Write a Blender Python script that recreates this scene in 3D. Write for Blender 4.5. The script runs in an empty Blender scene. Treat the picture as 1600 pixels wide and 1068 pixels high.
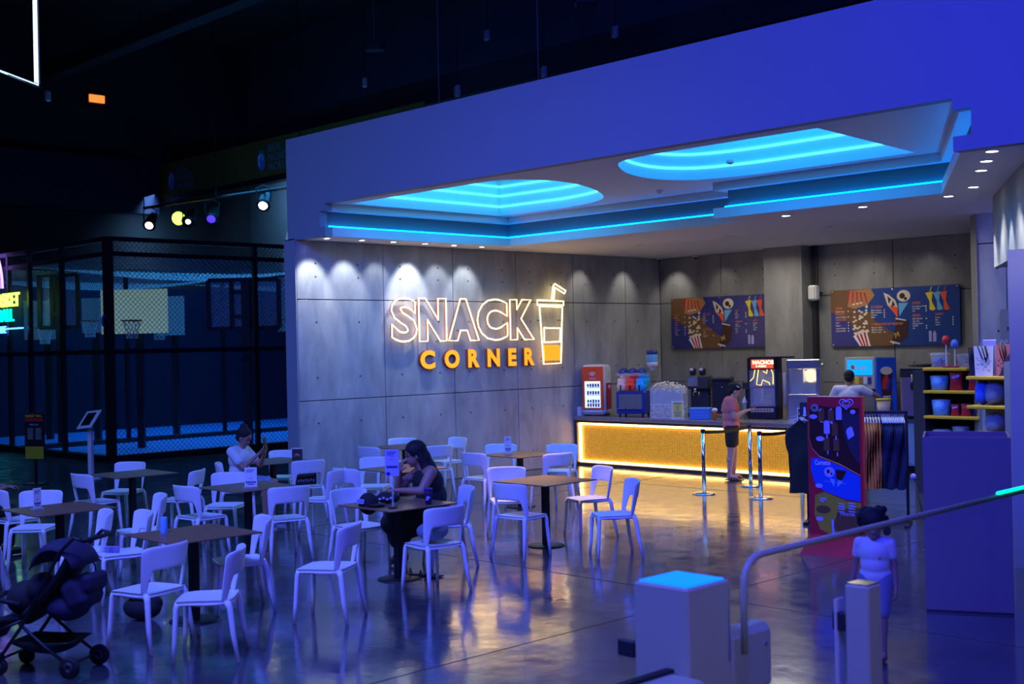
import bpy, bmesh, math, random
from mathutils import Vector, Matrix, noise
random.seed(7)
S = bpy.context.scene
COL = S.collection
R = math.radians

# ---------------------------------------------------------------- camera, world, hall lamps, exposure
FPX, ROLL, CAMH = 1930.0, R(1.25), 2.3
YAW = math.atan2(1980, 1930)
fh = Vector((-math.sin(YAW), math.cos(YAW), 0)); rt = Vector((math.cos(YAW), math.sin(YAW), 0)); uz = Vector((0, 0, 1))
PT = math.atan(6.0 / FPX)
fwd = fh * math.cos(PT) + uz * math.sin(PT); upv = uz * math.cos(PT) - fh * math.sin(PT)
cx_ = rt * math.cos(ROLL) - upv * math.sin(ROLL); cy_ = rt * math.sin(ROLL) + upv * math.cos(ROLL)
cam = bpy.data.cameras.new('camera'); camo = bpy.data.objects.new('camera', cam); COL.objects.link(camo)
cam.lens = FPX * 36 / 1600; cam.sensor_width = 36; cam.clip_end = 200; cam.clip_start = .05
cam.dof.use_dof = True; cam.dof.focus_distance = 14.5; cam.dof.aperture_fstop = 2.0
mw = Matrix.Identity(4)
for i in range(3):
    mw[i][0] = cx_[i]; mw[i][1] = cy_[i]; mw[i][2] = -fwd[i]
mw[2][3] = CAMH
camo.matrix_world = mw
S.camera = camo

w = bpy.data.worlds.new('world'); S.world = w; w.use_nodes = True
w.node_tree.nodes['Background'].inputs[0].default_value = (.10, .2, 1, 1)
w.node_tree.nodes['Background'].inputs[1].default_value = .02
S.view_settings.view_transform = 'Standard'; S.view_settings.look = 'None'
S.view_settings.gamma = 1; S.view_settings.use_curve_mapping = False
S.view_settings.exposure = 0.0

def aim(o, d):
    o.rotation_euler = Vector(d).to_track_quat('-Z', 'Y').to_euler()
def area(name, loc, d, sx, sy, col, e, spread=180):
    l = bpy.data.lights.new(name, 'AREA'); l.shape = 'RECTANGLE'; l.size = sx; l.size_y = sy; l.color = col; l.energy = e; l.spread = R(spread)
    o = bpy.data.objects.new(name, l); COL.objects.link(o); o.location = loc; aim(o, d); return o
def spot(name, loc, d, col, e, ang, blend=.5, rad=.04):
    l = bpy.data.lights.new(name, 'SPOT'); l.color = col; l.energy = e; l.spot_size = R(ang); l.spot_blend = blend; l.shadow_soft_size = rad
    o = bpy.data.objects.new(name, l); COL.objects.link(o); o.location = loc; aim(o, d); return o
# stage wash lamps of the hall: violet blue from above the camera side, softer blue further along
area('hall_wash_violet', (-1.5, 1.5, 8.6), (-.30, 1, -.55), 5, 3, (.016, .014, 1.0), 760, 120)
area('hall_wash_blue', (-9.5, 0.5, 8.8), (-.10, .75, -1), 6, 3, (.12, .19, 1.0), 560, 140)
area('hall_wash_far', (-20, 2.5, 9.0), (0, .5, -1), 6, 3, (.12, .34, .9), 210, 150)
area('entrance_fill', (-1.5, 2.0, 6.5), (-.5, .8, -1), 1.5, 1.5, (1, .95, .9), 7, 140)  # neutral fill added to take the blue off gates and floor
area('gate_side_fill', (3.5, 3.0, 4.5), (-1, .3, -.5), .8, .8, (1, .97, .92), 5, 60)  # second fill, added from the side for the gate faces
spot('seating_fill', (-6, 1.5, 7.8), (-4.6, 5.6, -7.2), (.11, .17, 1), 1950, 80, .8, .5)  # extra blue fill added to brighten the chairs but not the fascia
spot('table_warm_fill', (-11.3, 11.6, 4.5), (.05, -.12, -1), (1, .52, .30), 760, 56, .7, .12)  # warm fill added to turn two table tops orange
area('court_wash', (-30, 18, 7.5), (0, 0, -1), 8, 8, (.04, .38, 1.0), 800, 150)
# shop: neutral light bouncing room lamps under the soffit
area('shop_ceiling_lamp', (-12.4, 18.6, 3.95), (0, 0, -1), 3.0, .6, (1, .93, .8), 48, 170)
area('shop_ceiling_lamp_b', (-9.3, 16.2, 3.95), (0, 0, -1), 1.6, .5, (1, .93, .84), 22, 170)

# ---------------------------------------------------------------- materials
def nt(name):
    m = bpy.data.materials.new(name); m.use_nodes = True
    return m, m.node_tree.nodes, m.node_tree.links, m.node_tree.nodes['Principled BSDF']
def mat(name, c, rough=.5, metal=0, e=0, ec=None, alpha=1, trans=0, spec=.5, var=0, vs=8):
    m, n, l, b = nt(name)
    b.inputs['Base Color'].default_value = (*c, 1); b.inputs['Roughness'].default_value = rough; b.inputs['Metallic'].default_value = metal
    b.inputs['Specular IOR Level'].default_value = spec
    if e: b.inputs['Emission Color'].default_value = (*(ec or c), 1); b.inputs['Emission Strength'].default_value = e
    if alpha < 1: b.inputs['Alpha'].default_value = alpha
    if trans: b.inputs['Transmission Weight'].default_value = trans
    if var:
        t = n.new('ShaderNodeTexNoise'); t.inputs['Scale'].default_value = vs; t.inputs['Detail'].default_value = 4
        tc = n.new('ShaderNodeTexCoord'); l.new(tc.outputs['Object'], t.inputs['Vector'])
        mx = n.new('ShaderNodeMix'); mx.data_type = 'RGBA'
        mx.inputs[6].default_value = (*[v * (1 - var) for v in c], 1); mx.inputs[7].default_value = (*[min(1, v * (1 + var)) for v in c], 1)
        l.new(t.outputs['Fac'], mx.inputs[0]); l.new(mx.outputs[2], b.inputs['Base Color'])
    return m
def concrete(name, c0, c1, streak=True):
    m, n, l, b = nt(name)
    tc = n.new('ShaderNodeNewGeometry')
    mp = n.new('ShaderNodeMapping'); mp.inputs['Scale'].default_value = (1, 1, .35) if streak else (1, 1, 1)
    l.new(tc.outputs['Position'], mp.inputs['Vector'])
    a = n.new('ShaderNodeTexNoise'); a.inputs['Scale'].default_value = 2.3; a.inputs['Detail'].default_value = 9; a.inputs['Roughness'].default_value = .66; a.inputs['Distortion'].default_value = .4
    l.new(mp.outputs['Vector'], a.inputs['Vector'])
    r = n.new('ShaderNodeValToRGB'); r.color_ramp.elements[0].position = .36; r.color_ramp.elements[0].color = (*c0, 1); r.color_ramp.elements[1].position = .64; r.color_ramp.elements[1].color = (*c1, 1)
    l.new(a.outputs['Fac'], r.inputs['Fac']); l.new(r.outputs['Color'], b.inputs['Base Color'])
    f = n.new('ShaderNodeTexNoise'); f.inputs['Scale'].default_value = 40; f.inputs['Detail'].default_value = 5
    l.new(tc.outputs['Position'], f.inputs['Vector'])
    bu = n.new('ShaderNodeBump'); bu.inputs['Strength'].default_value = .12; bu.inputs['Distance'].default_value = .01
    l.new(f.outputs['Fac'], bu.inputs['Height']); l.new(bu.outputs['Normal'], b.inputs['Normal'])
    b.inputs['Roughness'].default_value = .62; b.inputs['Specular IOR Level'].default_value = .35
    return m
def floor_mat():
    m, n, l, b = nt('polished_concrete')
    g = n.new('ShaderNodeNewGeometry')
    a = n.new('ShaderNodeTexNoise'); a.inputs['Scale'].default_value = .9; a.inputs['Detail'].default_value = 10; a.inputs['Roughness'].default_value = .65
    l.new(g.outputs['Position'], a.inputs['Vector'])
    r = n.new('ShaderNodeValToRGB'); r.color_ramp.elements[0].position = .35; r.color_ramp.elements[0].color = (.045, .047, .056, 1); r.color_ramp.elements[1].position = .7; r.color_ramp.elements[1].color = (.095, .097, .102, 1)
    l.new(a.outputs['Fac'], r.inputs['Fac']); l.new(r.outputs['Color'], b.inputs['Base Color'])
    q = n.new('ShaderNodeTexNoise'); q.inputs['Scale'].default_value = 3.5; q.inputs['Detail'].default_value = 7
    l.new(g.outputs['Position'], q.inputs['Vector'])
    mr = n.new('ShaderNodeMapRange'); mr.inputs[1].default_value = .3; mr.inputs[2].default_value = .7; mr.inputs[3].default_value = .10; mr.inputs[4].default_value = .24
    l.new(q.outputs['Fac'], mr.inputs[0]); l.new(mr.outputs[0], b.inputs['Roughness'])
    u = n.new('ShaderNodeTexNoise'); u.inputs['Scale'].default_value = 2.2; u.inputs['Detail'].default_value = 5; u.inputs['Roughness'].default_value = .55
    l.new(g.outputs['Position'], u.inputs['Vector'])
    bu = n.new('ShaderNodeBump'); bu.inputs['Strength'].default_value = .22; bu.inputs['Distance'].default_value = .02
    l.new(u.outputs['Fac'], bu.inputs['Height']); l.new(bu.outputs['Normal'], b.inputs['Normal'])
    b.inputs['Specular IOR Level'].default_value = .85
    b.inputs['Coat Weight'].default_value = .35; b.inputs['Coat Roughness'].default_value = .08
    l.new(bu.outputs['Normal'], b.inputs['Coat Normal'])
    return m
def net_mat(name, c, scale, thick):
    m, n, l, b = nt(name)
    g = n.new('ShaderNodeTexCoord')
    fac = None
    sp = n.new('ShaderNodeSeparateXYZ'); l.new(g.outputs['UV'], sp.inputs[0])
    outs = []
    for s in (1, -1):
        ad = n.new('ShaderNodeMath'); ad.operation = 'MULTIPLY_ADD'; ad.inputs[1].default_value = s
        l.new(sp.outputs[1], ad.inputs[0]); l.new(sp.outputs[0], ad.inputs[2])
        mu = n.new('ShaderNodeMath'); mu.operation = 'MULTIPLY'; mu.inputs[1].default_value = scale; l.new(ad.outputs[0], mu.inputs[0])
        fr = n.new('ShaderNodeMath'); fr.operation = 'FRACT'; l.new(mu.outputs[0], fr.inputs[0])
        lt = n.new('ShaderNodeMath'); lt.operation = 'LESS_THAN'; lt.inputs[1].default_value = thick; l.new(fr.outputs[0], lt.inputs[0]); outs.append(lt)
    mx = n.new('ShaderNodeMath'); mx.operation = 'MAXIMUM'; l.new(outs[0].outputs[0], mx.inputs[0]); l.new(outs[1].outputs[0], mx.inputs[1])
    l.new(mx.outputs[0], b.inputs['Alpha'])
    b.inputs['Base Color'].default_value = (*c, 1); b.inputs['Roughness'].default_value = .7
    return m
def mesh_panel_mat():
    m, n, l, b = nt('golden_scale_mesh')
    g = n.new('ShaderNodeNewGeometry')
    mp = n.new('ShaderNodeMapping'); mp.inputs['Scale'].default_value = (18, 1, 26); l.new(g.outputs['Position'], mp.inputs['Vector'])
    v = n.new('ShaderNodeTexVoronoi'); v.inputs['Scale'].default_value = 1; v.inputs['Randomness'].default_value = .25; l.new(mp.outputs['Vector'], v.inputs['Vector'])
    r = n.new('ShaderNodeValToRGB'); r.color_ramp.elements[0].position = .15; r.color_ramp.elements[0].color = (.80, .40, .035, 1); r.color_ramp.elements[1].position = .62; r.color_ramp.elements[1].color = (.55, .25, .015, 1)
    l.new(v.outputs['Distance'], r.inputs['Fac']); l.new(r.outputs['Color'], b.inputs['Base Color'])
    bu = n.new('ShaderNodeBump'); bu.inputs['Strength'].default_value = .5; bu.inputs['Distance'].default_value = .02; l.new(v.outputs['Distance'], bu.inputs['Height']); l.new(bu.outputs['Normal'], b.inputs['Normal'])
    b.inputs['Roughness'].default_value = .45; b.inputs['Metallic'].default_value = .3
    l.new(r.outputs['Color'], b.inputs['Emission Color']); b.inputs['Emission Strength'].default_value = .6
    return m
M = {}
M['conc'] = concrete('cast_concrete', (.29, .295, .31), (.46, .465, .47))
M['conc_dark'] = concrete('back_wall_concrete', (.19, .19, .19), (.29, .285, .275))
M['plaster'] = mat('painted_plaster', (.30, .32, .33), .75, spec=.2)
M['plaster_white'] = mat('ceiling_paint', (.70, .69, .69), .8, spec=.2)
M['floor'] = floor_mat()
M['hall'] = mat('hall_black_paint', (.02, .022, .03), .9, var=.4, vs=.5)
M['hall2'] = mat('hall_blue_grey_paint', (.06, .075, .10), .8, var=.3, vs=.6)
M['navy'] = mat('navy_padding', (.004, .004, .035), .8, var=.3, vs=1.2)
M['court'] = mat('court_blue', (.05, .28, .8), .55, var=.15, vs=3)
M['black'] = mat('black_powder_coat', (.008, .008, .01), .45)
M['dark'] = mat('dark_grey', (.03, .03, .035), .5)
M['grey'] = mat('mid_grey', (.25, .26, .27), .5)
M['white'] = mat('white_plastic', (.80, .80, .82), .42, var=.03, vs=3)
M['whitep'] = mat('white_paint', (.75, .75, .76), .5)
M['tabletop'] = mat('table_laminate', (.23, .10, .055), .34, spec=.25, var=.2, vs=9)
M['steel'] = mat('brushed_steel', (.55, .55, .56), .28, .95, var=.08, vs=12)
M['chrome'] = mat('chrome', (.75, .75, .76), .12, 1)
M['neon_w'] = mat('warm_white_neon', (1, .8, .4), e=4.2, ec=(1, .76, .34))
M['orange_face'] = mat('orange_letter_face', (1, .35, .02), e=1.15, ec=(1, .36, .012))
M['orange_side'] = mat('orange_letter_return', (.55, .12, .02), .5)
M['cyan_led'] = mat('cyan_led', (.1, .8, 1), e=2.4, ec=(.07, .85, 1))
M['azure_led'] = mat('azure_led', (.1, .6, 1), e=2.4, ec=(.07, .72, 1))
M['cove_led'] = mat('cove_led', (.05, .5, 1), e=11, ec=(.0, .24, 1))
M['pocket'] = mat('pocket_paint', (.62, .66, .7), .7, spec=.1)
M['lampdisc'] = mat('downlight_lens', (1, 1, 1), e=14, ec=(1, .96, .9))
M['lampoff'] = mat('lamp_unlit', (.5, .5, .48), .4)
M['yellow_led'] = mat('yellow_led_strip', (1, .75, .2), e=7.5, ec=(1, .66, .19))
M['bronze'] = mat('bronze_frame', (.10, .075, .05), .4, .5)
M['worktop'] = mat('stone_worktop', (.23, .21, .2), .25, var=.25, vs=14)
M['gold_mesh'] = mesh_panel_mat()
M['red'] = mat('red_plastic', (.62, .03, .03), .35)
M['redprint'] = mat('red_print', (.5, .012, .03), .4)
M['orange_red'] = mat('orange_red_print', (.9, .10, .02), .4)
M['blueprint'] = mat('blue_print', (.01, .09, .62), .35)
M['navyprint'] = mat('navy_print', (.025, .03, .22), .35)
M['brownprint'] = mat('brown_print', (.16, .075, .03), .35)
M['tanprint'] = mat('tan_print', (.42, .2, .07), .35)
M['chocprint'] = mat('chocolate_print', (.045, .012, .012), .35)
M['cream'] = mat('cream_print', (.75, .66, .52), .4)
M['oranget'] = mat('orange_lettering', (.8, .18, .05), .4)
M['whitet'] = mat('white_lettering', (.8, .8, .82), .4)
M['yellowp'] = mat('yellow_print', (.85, .68, .02), .45)
M['olive'] = mat('olive_yellow_print', (.42, .33, .02), .4)
M['skyprint'] = mat('sky_blue_print', (.15, .45, .8), .35)
M['lilac'] = mat('lilac_print', (.42, .40, .78), .4)
M['bluep'] = mat('blue_plastic', (.10, .25, .7), .35)
M['dkblue'] = mat('dark_blue_plastic', (.02, .05, .3), .3)
M['shelf'] = mat('yellow_shelf', (.78, .47, .02), .4)
M['glass'] = mat('clear_glass', (.9, .95, 1), .03, trans=1, alpha=.35)
M['glass_thin'] = mat('thin_acrylic', (.75, .85, 1), .08, alpha=.22)
M['skin'] = mat('skin', (.56, .31, .22), .5, var=.05, vs=20)
M['skin_d'] = mat('tanned_skin', (.38, .19, .13), .5, var=.05, vs=20)
M['hair'] = mat('dark_hair', (.006, .004, .005), .75, var=.5, vs=60)
M['lips'] = mat('lips', (.4, .09, .08), .5)
M['salmon'] = mat('salmon_knit', (.72, .20, .16), .85, var=.08, vs=30)
M['blackcloth'] = mat('black_cloth', (.012, .011, .014), .85, var=.3, vs=20)
M['olivecloth'] = mat('dark_olive_cloth', (.03, .025, .012), .9, var=.2, vs=20)
M['whitecloth'] = mat('white_cotton', (.72, .72, .72), .85, var=.05, vs=20)
M['denim'] = mat('faded_denim', (.22, .28, .42), .85, var=.15, vs=30)
M['bluecloth'] = mat('blue_cloth', (.02, .09, .65), .8, var=.15, vs=20)
M['greycloth'] = mat('grey_blue_cloth', (.17, .2, .3), .85, var=.15, vs=20)
M['browncloth'] = mat('tan_brown_cloth', (.62, .23, .05), .9, var=.15, vs=25)
M['navycloth'] = mat('navy_cloth', (.012, .02, .07), .9, var=.2, vs=25)
M['cove_shade'] = mat('cove_shade_grey', (.16, .17, .18), .8, spec=.1)  # shade at the back of the cove slot put into a darker colour
M['purple'] = mat('lilac_painted_board', (.20, .15, .17), .55, var=.04, vs=3)
M['sc_blue'] = mat('pale_blue_laminate', (.30, .5, .68), .35)
M['brass'] = mat('gold_foil', (.6, .4, .1), .4, .6)
M['gate'] = mat('gate_grey_metal', (.60, .62, .38), .55, 0)
M['barrier_glass'] = mat('barrier_glass', (.5, .6, .8), .04, alpha=.07)
M['boardblue'] = mat('board_blue_print', (.006, .045, .26), .35)
M['gate_led'] = mat('gate_blue_light', (0, .35, 1), e=1.6, ec=(0, .17, 1))
M['green_glint'] = mat('glowing_green_glint', (0, 1, .4), e=3, ec=(0, .9, .35))  # green reflection on the rail, put in as emission
M['neon_sq'] = mat('cold_white_neon', (.6, .75, 1), e=3.0, ec=(.42, .62, 1))
M['neon_yg'] = mat('yellow_green_neon', (.6, 1, .1), e=4, ec=(.55, 1, .08))
M['neon_gr'] = mat('green_neon', (0, 1, .5), e=3, ec=(.0, .9, .42))
M['lens_violet'] = mat('violet_lens', (.1, .05, 1), e=1.2, ec=(.10, .04, 1))
M['neon_bl'] = mat('blue_neon', (.1, .3, 1), e=5, ec=(.06, .25, 1))
M['neon_pu'] = mat('purple_neon', (.5, .2, 1), e=4, ec=(.4, .2, 1))
M['window_orange'] = mat('lit_orange_window', (1, .4, .1), e=1.3, ec=(1, .26, .05))
M['backboard'] = mat('white_backboard', (.5, .6, .55), .5, var=.12, vs=2)
M['bb_glow'] = mat('backboard_painted_glow', (.5, .6, .55), .5, e=.34, ec=(.32, .55, .42))  # pale green light on the board put into its own emission
M['banner'] = mat('dark_gold_banner', (.20, .12, .02), .7, var=.2, vs=.7)
M['screen'] = mat('blue_lit_screen', (0, .3, .9), e=1.0, ec=(.0, .36, .95))
M['net_dark'] = net_mat('steel_net', (.02, .03, .04), 9, .12)
M['net_roof'] = net_mat('white_roof_net', (.45, .5, .5), 7, .22)
M['corn'] = mat('popcorn', (.85, .78, .55), .8, var=.15, vs=40)
M['slush_r'] = mat('red_slush', (.75, .05, .03), .3, e=.12, ec=(.8, .04, .02))
M['slush_b'] = mat('blue_slush', (.01, .30, .85), .3, e=.12, ec=(.0, .3, .9))
M['slush_p'] = mat('pale_pink_slush', (.75, .5, .48), .3, e=.08)
M['lit_white'] = mat('lit_cabinet_interior', (.8, .95, 1), e=1.0, ec=(.75, .95, 1))
M['lit_red'] = mat('lit_red_sign', (1, .1, .02), e=1.3, ec=(1, .06, .01))
M['lit_text'] = mat('lit_cream_letters', (1, .85, .5), e=2.6, ec=(1, .8, .45))
M['lit_yellow'] = mat('yellow_neon_thin', (1, .85, .2), e=2.2, ec=(1, .75, .12))
M['lit_warm'] = mat('warm_case_lamp', (1, .85, .55), e=1.6, ec=(1, .8, .45))
M['green_lcd'] = mat('green_display', (.2, 1, .6), e=1.4, ec=(.1, 1, .5))
M['rubber'] = mat('black_rubber', (.006, .006, .006), .7)
M['purplecloth'] = mat('purple_black_fabric', (.02, .015, .05), .8, var=.2, vs=20)

# ---------------------------------------------------------------- geometry helpers
def frame(o, x, y):
    x = Vector(x).normalized(); y = Vector(y).normalized(); z = x.cross(y)
    m = Matrix.Identity(4)
    for i in range(3): m[i][0] = x[i]; m[i][1] = y[i]; m[i][2] = z[i]; m[i][3] = o[i]
    return m
def rotz(a): return Matrix.Rotation(a, 4, 'Z')
class MB:
    def __init__(s): s.v = []; s.f = []
    def add(s, vs, fs, m=None):
        b = len(s.v)
        s.v += [tuple(m @ Vector(v)) if m else tuple(v) for v in vs]; s.f += [tuple(b + i for i in f) for f in fs]; return s
    def box(s, c, d, m=None, bev=0):
        x, y, z = (k / 2 for k in d)
        if bev:
            b = min(bev, x * .49, y * .49, z * .49); vs = []; 
            for (ax, ay, az) in ((x, y - b, z - b), (x - b, y, z - b), (x - b, y - b, z)):
                for i in (-1, 1):
                    for j in (-1, 1):
                        for k in (-1, 1): vs.append((c[0] + i * ax, c[1] + j * ay, c[2] + k * az))
            bm = bmesh.new(); [bm.verts.new(v) for v in vs]; r = bmesh.ops.convex_hull(bm, input=bm.verts)
            bmesh.ops.recalc_face_normals(bm, faces=bm.faces); bm.verts.index_update()
            s.add([v.co[:] for v in bm.verts], [[v.index for v in f.verts] for f in bm.faces], m); bm.free(); return s
        vs = [(c[0] + i * x, c[1] + j * y, c[2] + k * z) for i in (-1, 1) for j in (-1, 1) for k in (-1, 1)]
        return s.add(vs, [(0, 1, 3, 2), (4, 6, 7, 5), (0, 4, 5, 1), (2, 3, 7, 6), (0, 2, 6, 4), (1, 5, 7, 3)], m)
    def bx(s, x0, x1, y0, y1, z0, z1, m=None, bev=0):
        return s.box(((x0 + x1) / 2, (y0 + y1) / 2, (z0 + z1) / 2), (abs(x1 - x0), abs(y1 - y0), abs(z1 - z0)), m, bev)
    def lathe(s, prof, n=20, m=None, cap=True):
        vs = []; fs = []
        for r, z in prof:
            for i in range(n): a = 2 * math.pi * i / n; vs.append((r * math.cos(a), r * math.sin(a), z))
        for k in range(len(prof) - 1):
            for i in range(n): j = (i + 1) % n; fs.append((k * n + i, k * n + j, (k + 1) * n + j, (k + 1) * n + i))
        if cap: fs.append(tuple(range(n - 1, -1, -1))); fs.append(tuple((len(prof) - 1) * n + i for i in range(n)))
        return s.add(vs, fs, m)
    def cyl(s, p0, p1, r0, r1=None, n=12):
        return s.tube([p0, p1], [r0, r0 if r1 is None else r1], n)
    def tube(s, pts, r, n=8, closed=False, sq=(1, 1), upref=None):
        pts = [Vector(p) for p in pts]; k = len(pts); rs = r if isinstance(r, (list, tuple)) else [r] * k
        vs = []; fs = []; prev = None
        for i, p in enumerate(pts):
            if closed: t = pts[(i + 1) % k] - pts[i - 1]
            else: t = pts[min(i + 1, k - 1)] - pts[max(i - 1, 0)]
            if t.length < 1e-9: t = Vector((0, 0, 1))
            t.normalize()
            if upref: a = Vector(upref)
            elif prev is None: a = Vector((0, 0, 1)) if abs(t.z) < .9 else Vector((1, 0, 0))
            else: a = prev
            u = (a - t * a.dot(t)); u = u.normalized() if u.length > 1e-6 else t.orthogonal().normalized()
            prev = u; q = t.cross(u)
            for j in range(n):
                b = 2 * math.pi * (j + .5) / n; vs.append(p + u * (math.cos(b) * rs[i] * sq[0]) + q * (math.sin(b) * rs[i] * sq[1]))
        e = k if closed else k - 1
        for i in range(e):
            i2 = (i + 1) % k
            for j in range(n): j2 = (j + 1) % n; fs.append((i * n + j, i * n + j2, i2 * n + j2, i2 * n + j))
        if not closed: fs.append(tuple(range(n - 1, -1, -1))); fs.append(tuple((k - 1) * n + j for j in range(n)))
        return s.add(vs, fs)
    def sph(s, c, r, nu=12, nv=8, m=None):
        r = r if isinstance(r, (list, tuple)) else (r, r, r); vs = [(c[0], c[1], c[2] - r[2])]; fs = []
        for i in range(1, nv):
            a = -math.pi / 2 + math.pi * i / nv
            for j in range(nu): b = 2 * math.pi * j / nu; vs.append((c[0] + r[0] * math.cos(a) * math.cos(b), c[1] + r[1] * math.cos(a) * math.sin(b), c[2] + r[2] * math.sin(a)))
        vs.append((c[0], c[1], c[2] + r[2])); T = len(vs) - 1
        for j in range(nu):
            j2 = (j + 1) % nu; fs.append((0, 1 + j2, 1 + j)); fs.append((T, T - nu + j, T - nu + j2))
            for i in range(nv - 2): a = 1 + i * nu; fs.append((a + j, a + j2, a + nu + j2, a + nu + j))
        return s.add(vs, fs, m)
    def prism(s, poly, d, m=None):      # polygon in XY of frame m, extruded 0..d along z
        n = len(poly); vs = [(x, y, 0) for x, y in poly] + [(x, y, d) for x, y in poly]
        return s.add(vs, [tuple(range(n - 1, -1, -1)), tuple(range(n, 2 * n))] + [(i, (i + 1) % n, n + (i + 1) % n, n + i) for i in range(n)], m)
    def grid(s, fn, nu, nv, closed_u=False):
        vs = [fn(i / (nu if closed_u else nu - 1), j / (nv - 1)) for i in range(nu) for j in range(nv)]; fs = []
        for i in range(nu if closed_u else nu - 1):
            for j in range(nv - 1): a = i * nv + j; b = ((i + 1) % nu) * nv + j; fs.append((a, b, b + 1, a + 1))
        return s.add(vs, fs)
    def build(s, name, m, parent=None, smooth=False, sub=0, solid=0, remesh=0, sm=0):
        me = bpy.data.meshes.new(name); me.from_pydata(s.v, [], s.f); me.update()
        me.materials.append(M[m] if isinstance(m, str) else m)
        if smooth: me.polygons.foreach_set('use_smooth', [True] * len(me.polygons))
        o = bpy.data.objects.new(name, me); COL.objects.link(o)
        if parent: o.parent = parent
        if solid: k = o.modifiers.new('solid', 'SOLIDIFY'); k.thickness = solid; k.offset = 0
        if sub: k = o.modifiers.new('sub', 'SUBSURF'); k.levels = sub; k.render_levels = sub
        if remesh:
            k = o.modifiers.new('remesh', 'REMESH'); k.mode = 'VOXEL'; k.voxel_size = remesh; k.use_smooth_shade = True
            k = o.modifiers.new('smooth', 'SMOOTH'); k.factor = .6; k.iterations = sm or 4
        return o
def autosmooth(o, a=35):
    me = o.data; me.set_sharp_from_angle(angle=R(a)) if hasattr(me, 'set_sharp_from_angle') else None
    me.polygons.foreach_set('use_smooth', [True] * len(me.polygons)); return o
def thing(name, label, cat, loc=(0, 0, 0), rz=0, group=None):
    o = bpy.data.objects.new(name, None); COL.objects.link(o); o.location = loc; o.rotation_euler = (0, 0, rz)
    o.empty_display_size = .1
    o['label'] = label; o['category'] = cat
    if group: o['group'] = group
    return o
def tag(o, label, cat, group=None):
    o['label'] = label; o['category'] = cat
    if group: o['group'] = group
    return o
def struct(o, label=None, cat=None):
    o['kind'] = 'structure'
    if label: o['label'] = label
    return o
def copy_tree(o, parent=None):
    c = o.copy(); COL.objects.link(c); c.parent = parent
    for ch in list(o.children): copy_tree(ch, c)
    return c
_tcache = {}
def text_data(s, size, ext=0, off=0, align='LEFT', space=1.0):
    k = (s, size, ext, off, align, space)
    if k in _tcache: return _tcache[k]
    cu = bpy.data.curves.new('t', 'FONT'); cu.body = s; cu.size = size; cu.extrude = ext; cu.offset = off; cu.align_x = align; cu.space_character = space; cu.resolution_u = 4
    o = bpy.data.objects.new('t', cu); COL.objects.link(o); bpy.context.view_layer.update()
    me = bpy.data.meshes.new_from_object(o.evaluated_get(bpy.context.evaluated_depsgraph_get()))
    bpy.data.objects.remove(o); 
    d = ([v.co[:] for v in me.vertices], [tuple(p.vertices) for p in me.polygons]); bpy.data.meshes.remove(me)
    _tcache[k] = d; return d
def text(mb, s, fr, size, ext=0, off=0, align='LEFT', sx=1, space=1.0):
    vs, fs = text_data(s, size, ext, off, align, space)
    return mb.add(vs, fs, fr @ Matrix.Diagonal((sx, 1, 1, 1)))
def fr_off(fr, x, y, z=0): return fr @ Matrix.Translation((x, y, z))
def ellipse(cx, cy, a, b, n=20, rot=0):
    return [(cx + a * math.cos(t) * math.cos(rot) - b * math.sin(t) * math.sin(rot), cy + a * math.cos(t) * math.sin(rot) + b * math.sin(t) * math.cos(rot)) for t in (2 * math.pi * i / n for i in range(n))]
# measuring helpers: where the sight line of a photo point meets a wall plane, a cross plane or a level
CAMV = Vector((0, 0, CAMH))
def ray(u, v):
    a = (u - 800) * math.cos(ROLL) - (v - 534) * math.sin(ROLL); b = (u - 800) * math.sin(ROLL) + (v - 534) * math.cos(ROLL)
    return fwd * FPX + rt * a - upv * b
def PX(u, v, x): d = ray(u, v); return CAMV + d * (x / d.x)
def PY(u, v, y): d = ray(u, v); return CAMV + d * (y / d.y)
def PZ(u, v, z=0.0): d = ray(u, v); return CAMV + d * ((z - CAMH) / d.z)

# ---------------------------------------------------------------- setting: floor, shop walls
XS, YB, ZC, YF = -16.16, 20.06, 4.03, 11.08
fl = struct(MB().bx(-48, 6, -3, 32, -.2, 0).build('floor', 'floor'), 'dark polished concrete floor with glossy reflections', None)
j = MB()
for y in (2.4, 9.0, 15.6): j.bx(-23, 5, y - .004, y + .004, .0005, .002)
for x in (-13.4, -6.8, -.2): j.bx(x - .004, x + .004, -2, 19.9, .0005, .002)
j.build('saw_joint', 'dark', fl)

wl = struct(MB().bx(XS - .30, XS - .03, YF, YB + .3, 0, ZC + .02).build('wall_left', 'dark'))
def panels(parent, fr, xs, zs, m, holes, skip=()):
    """cast concrete panels side by side with recessed joints; fr: x along wall, y up, z out of wall"""
    cache = {}
    for i in range(len(xs) - 1):
        for k in range(len(zs) - 1):
            w_, h_ = xs[i + 1] - xs[i], zs[k + 1] - zs[k]; key = (round(w_, 2), round(h_, 2), m)
            if key not in cache:
                me = MB().box((w_ / 2, h_ / 2, .015), (w_ - .014, h_ - .014, .03), bev=.003).build('panel', m, None)
                hm = MB()
                for hx in holes:
                    for hz in (.36, h_ - .36):
                        if hx < w_ - .1 and h_ > .8: hm.lathe([(.016, .0302), (.016, .032), (.009, .032), (.009, .0305)], 10, Matrix.Translation((hx, hz, 0)))
                ho = hm.build('tie_hole', 'dark', me) if hm.v else None
                cache[key] = (me, ho); p = me
            else:
                p = cache[key][0].copy(); COL.objects.link(p)
                if cache[key][1]: q = cache[key][1].copy(); COL.objects.link(q); q.parent = p
            p.parent = parent; p.matrix_local = fr @ Matrix.Translation((xs[i], zs[k], 0))
frL = frame((XS - .03, 0, 0), (0, 1, 0), (0, 0, 1))
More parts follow.
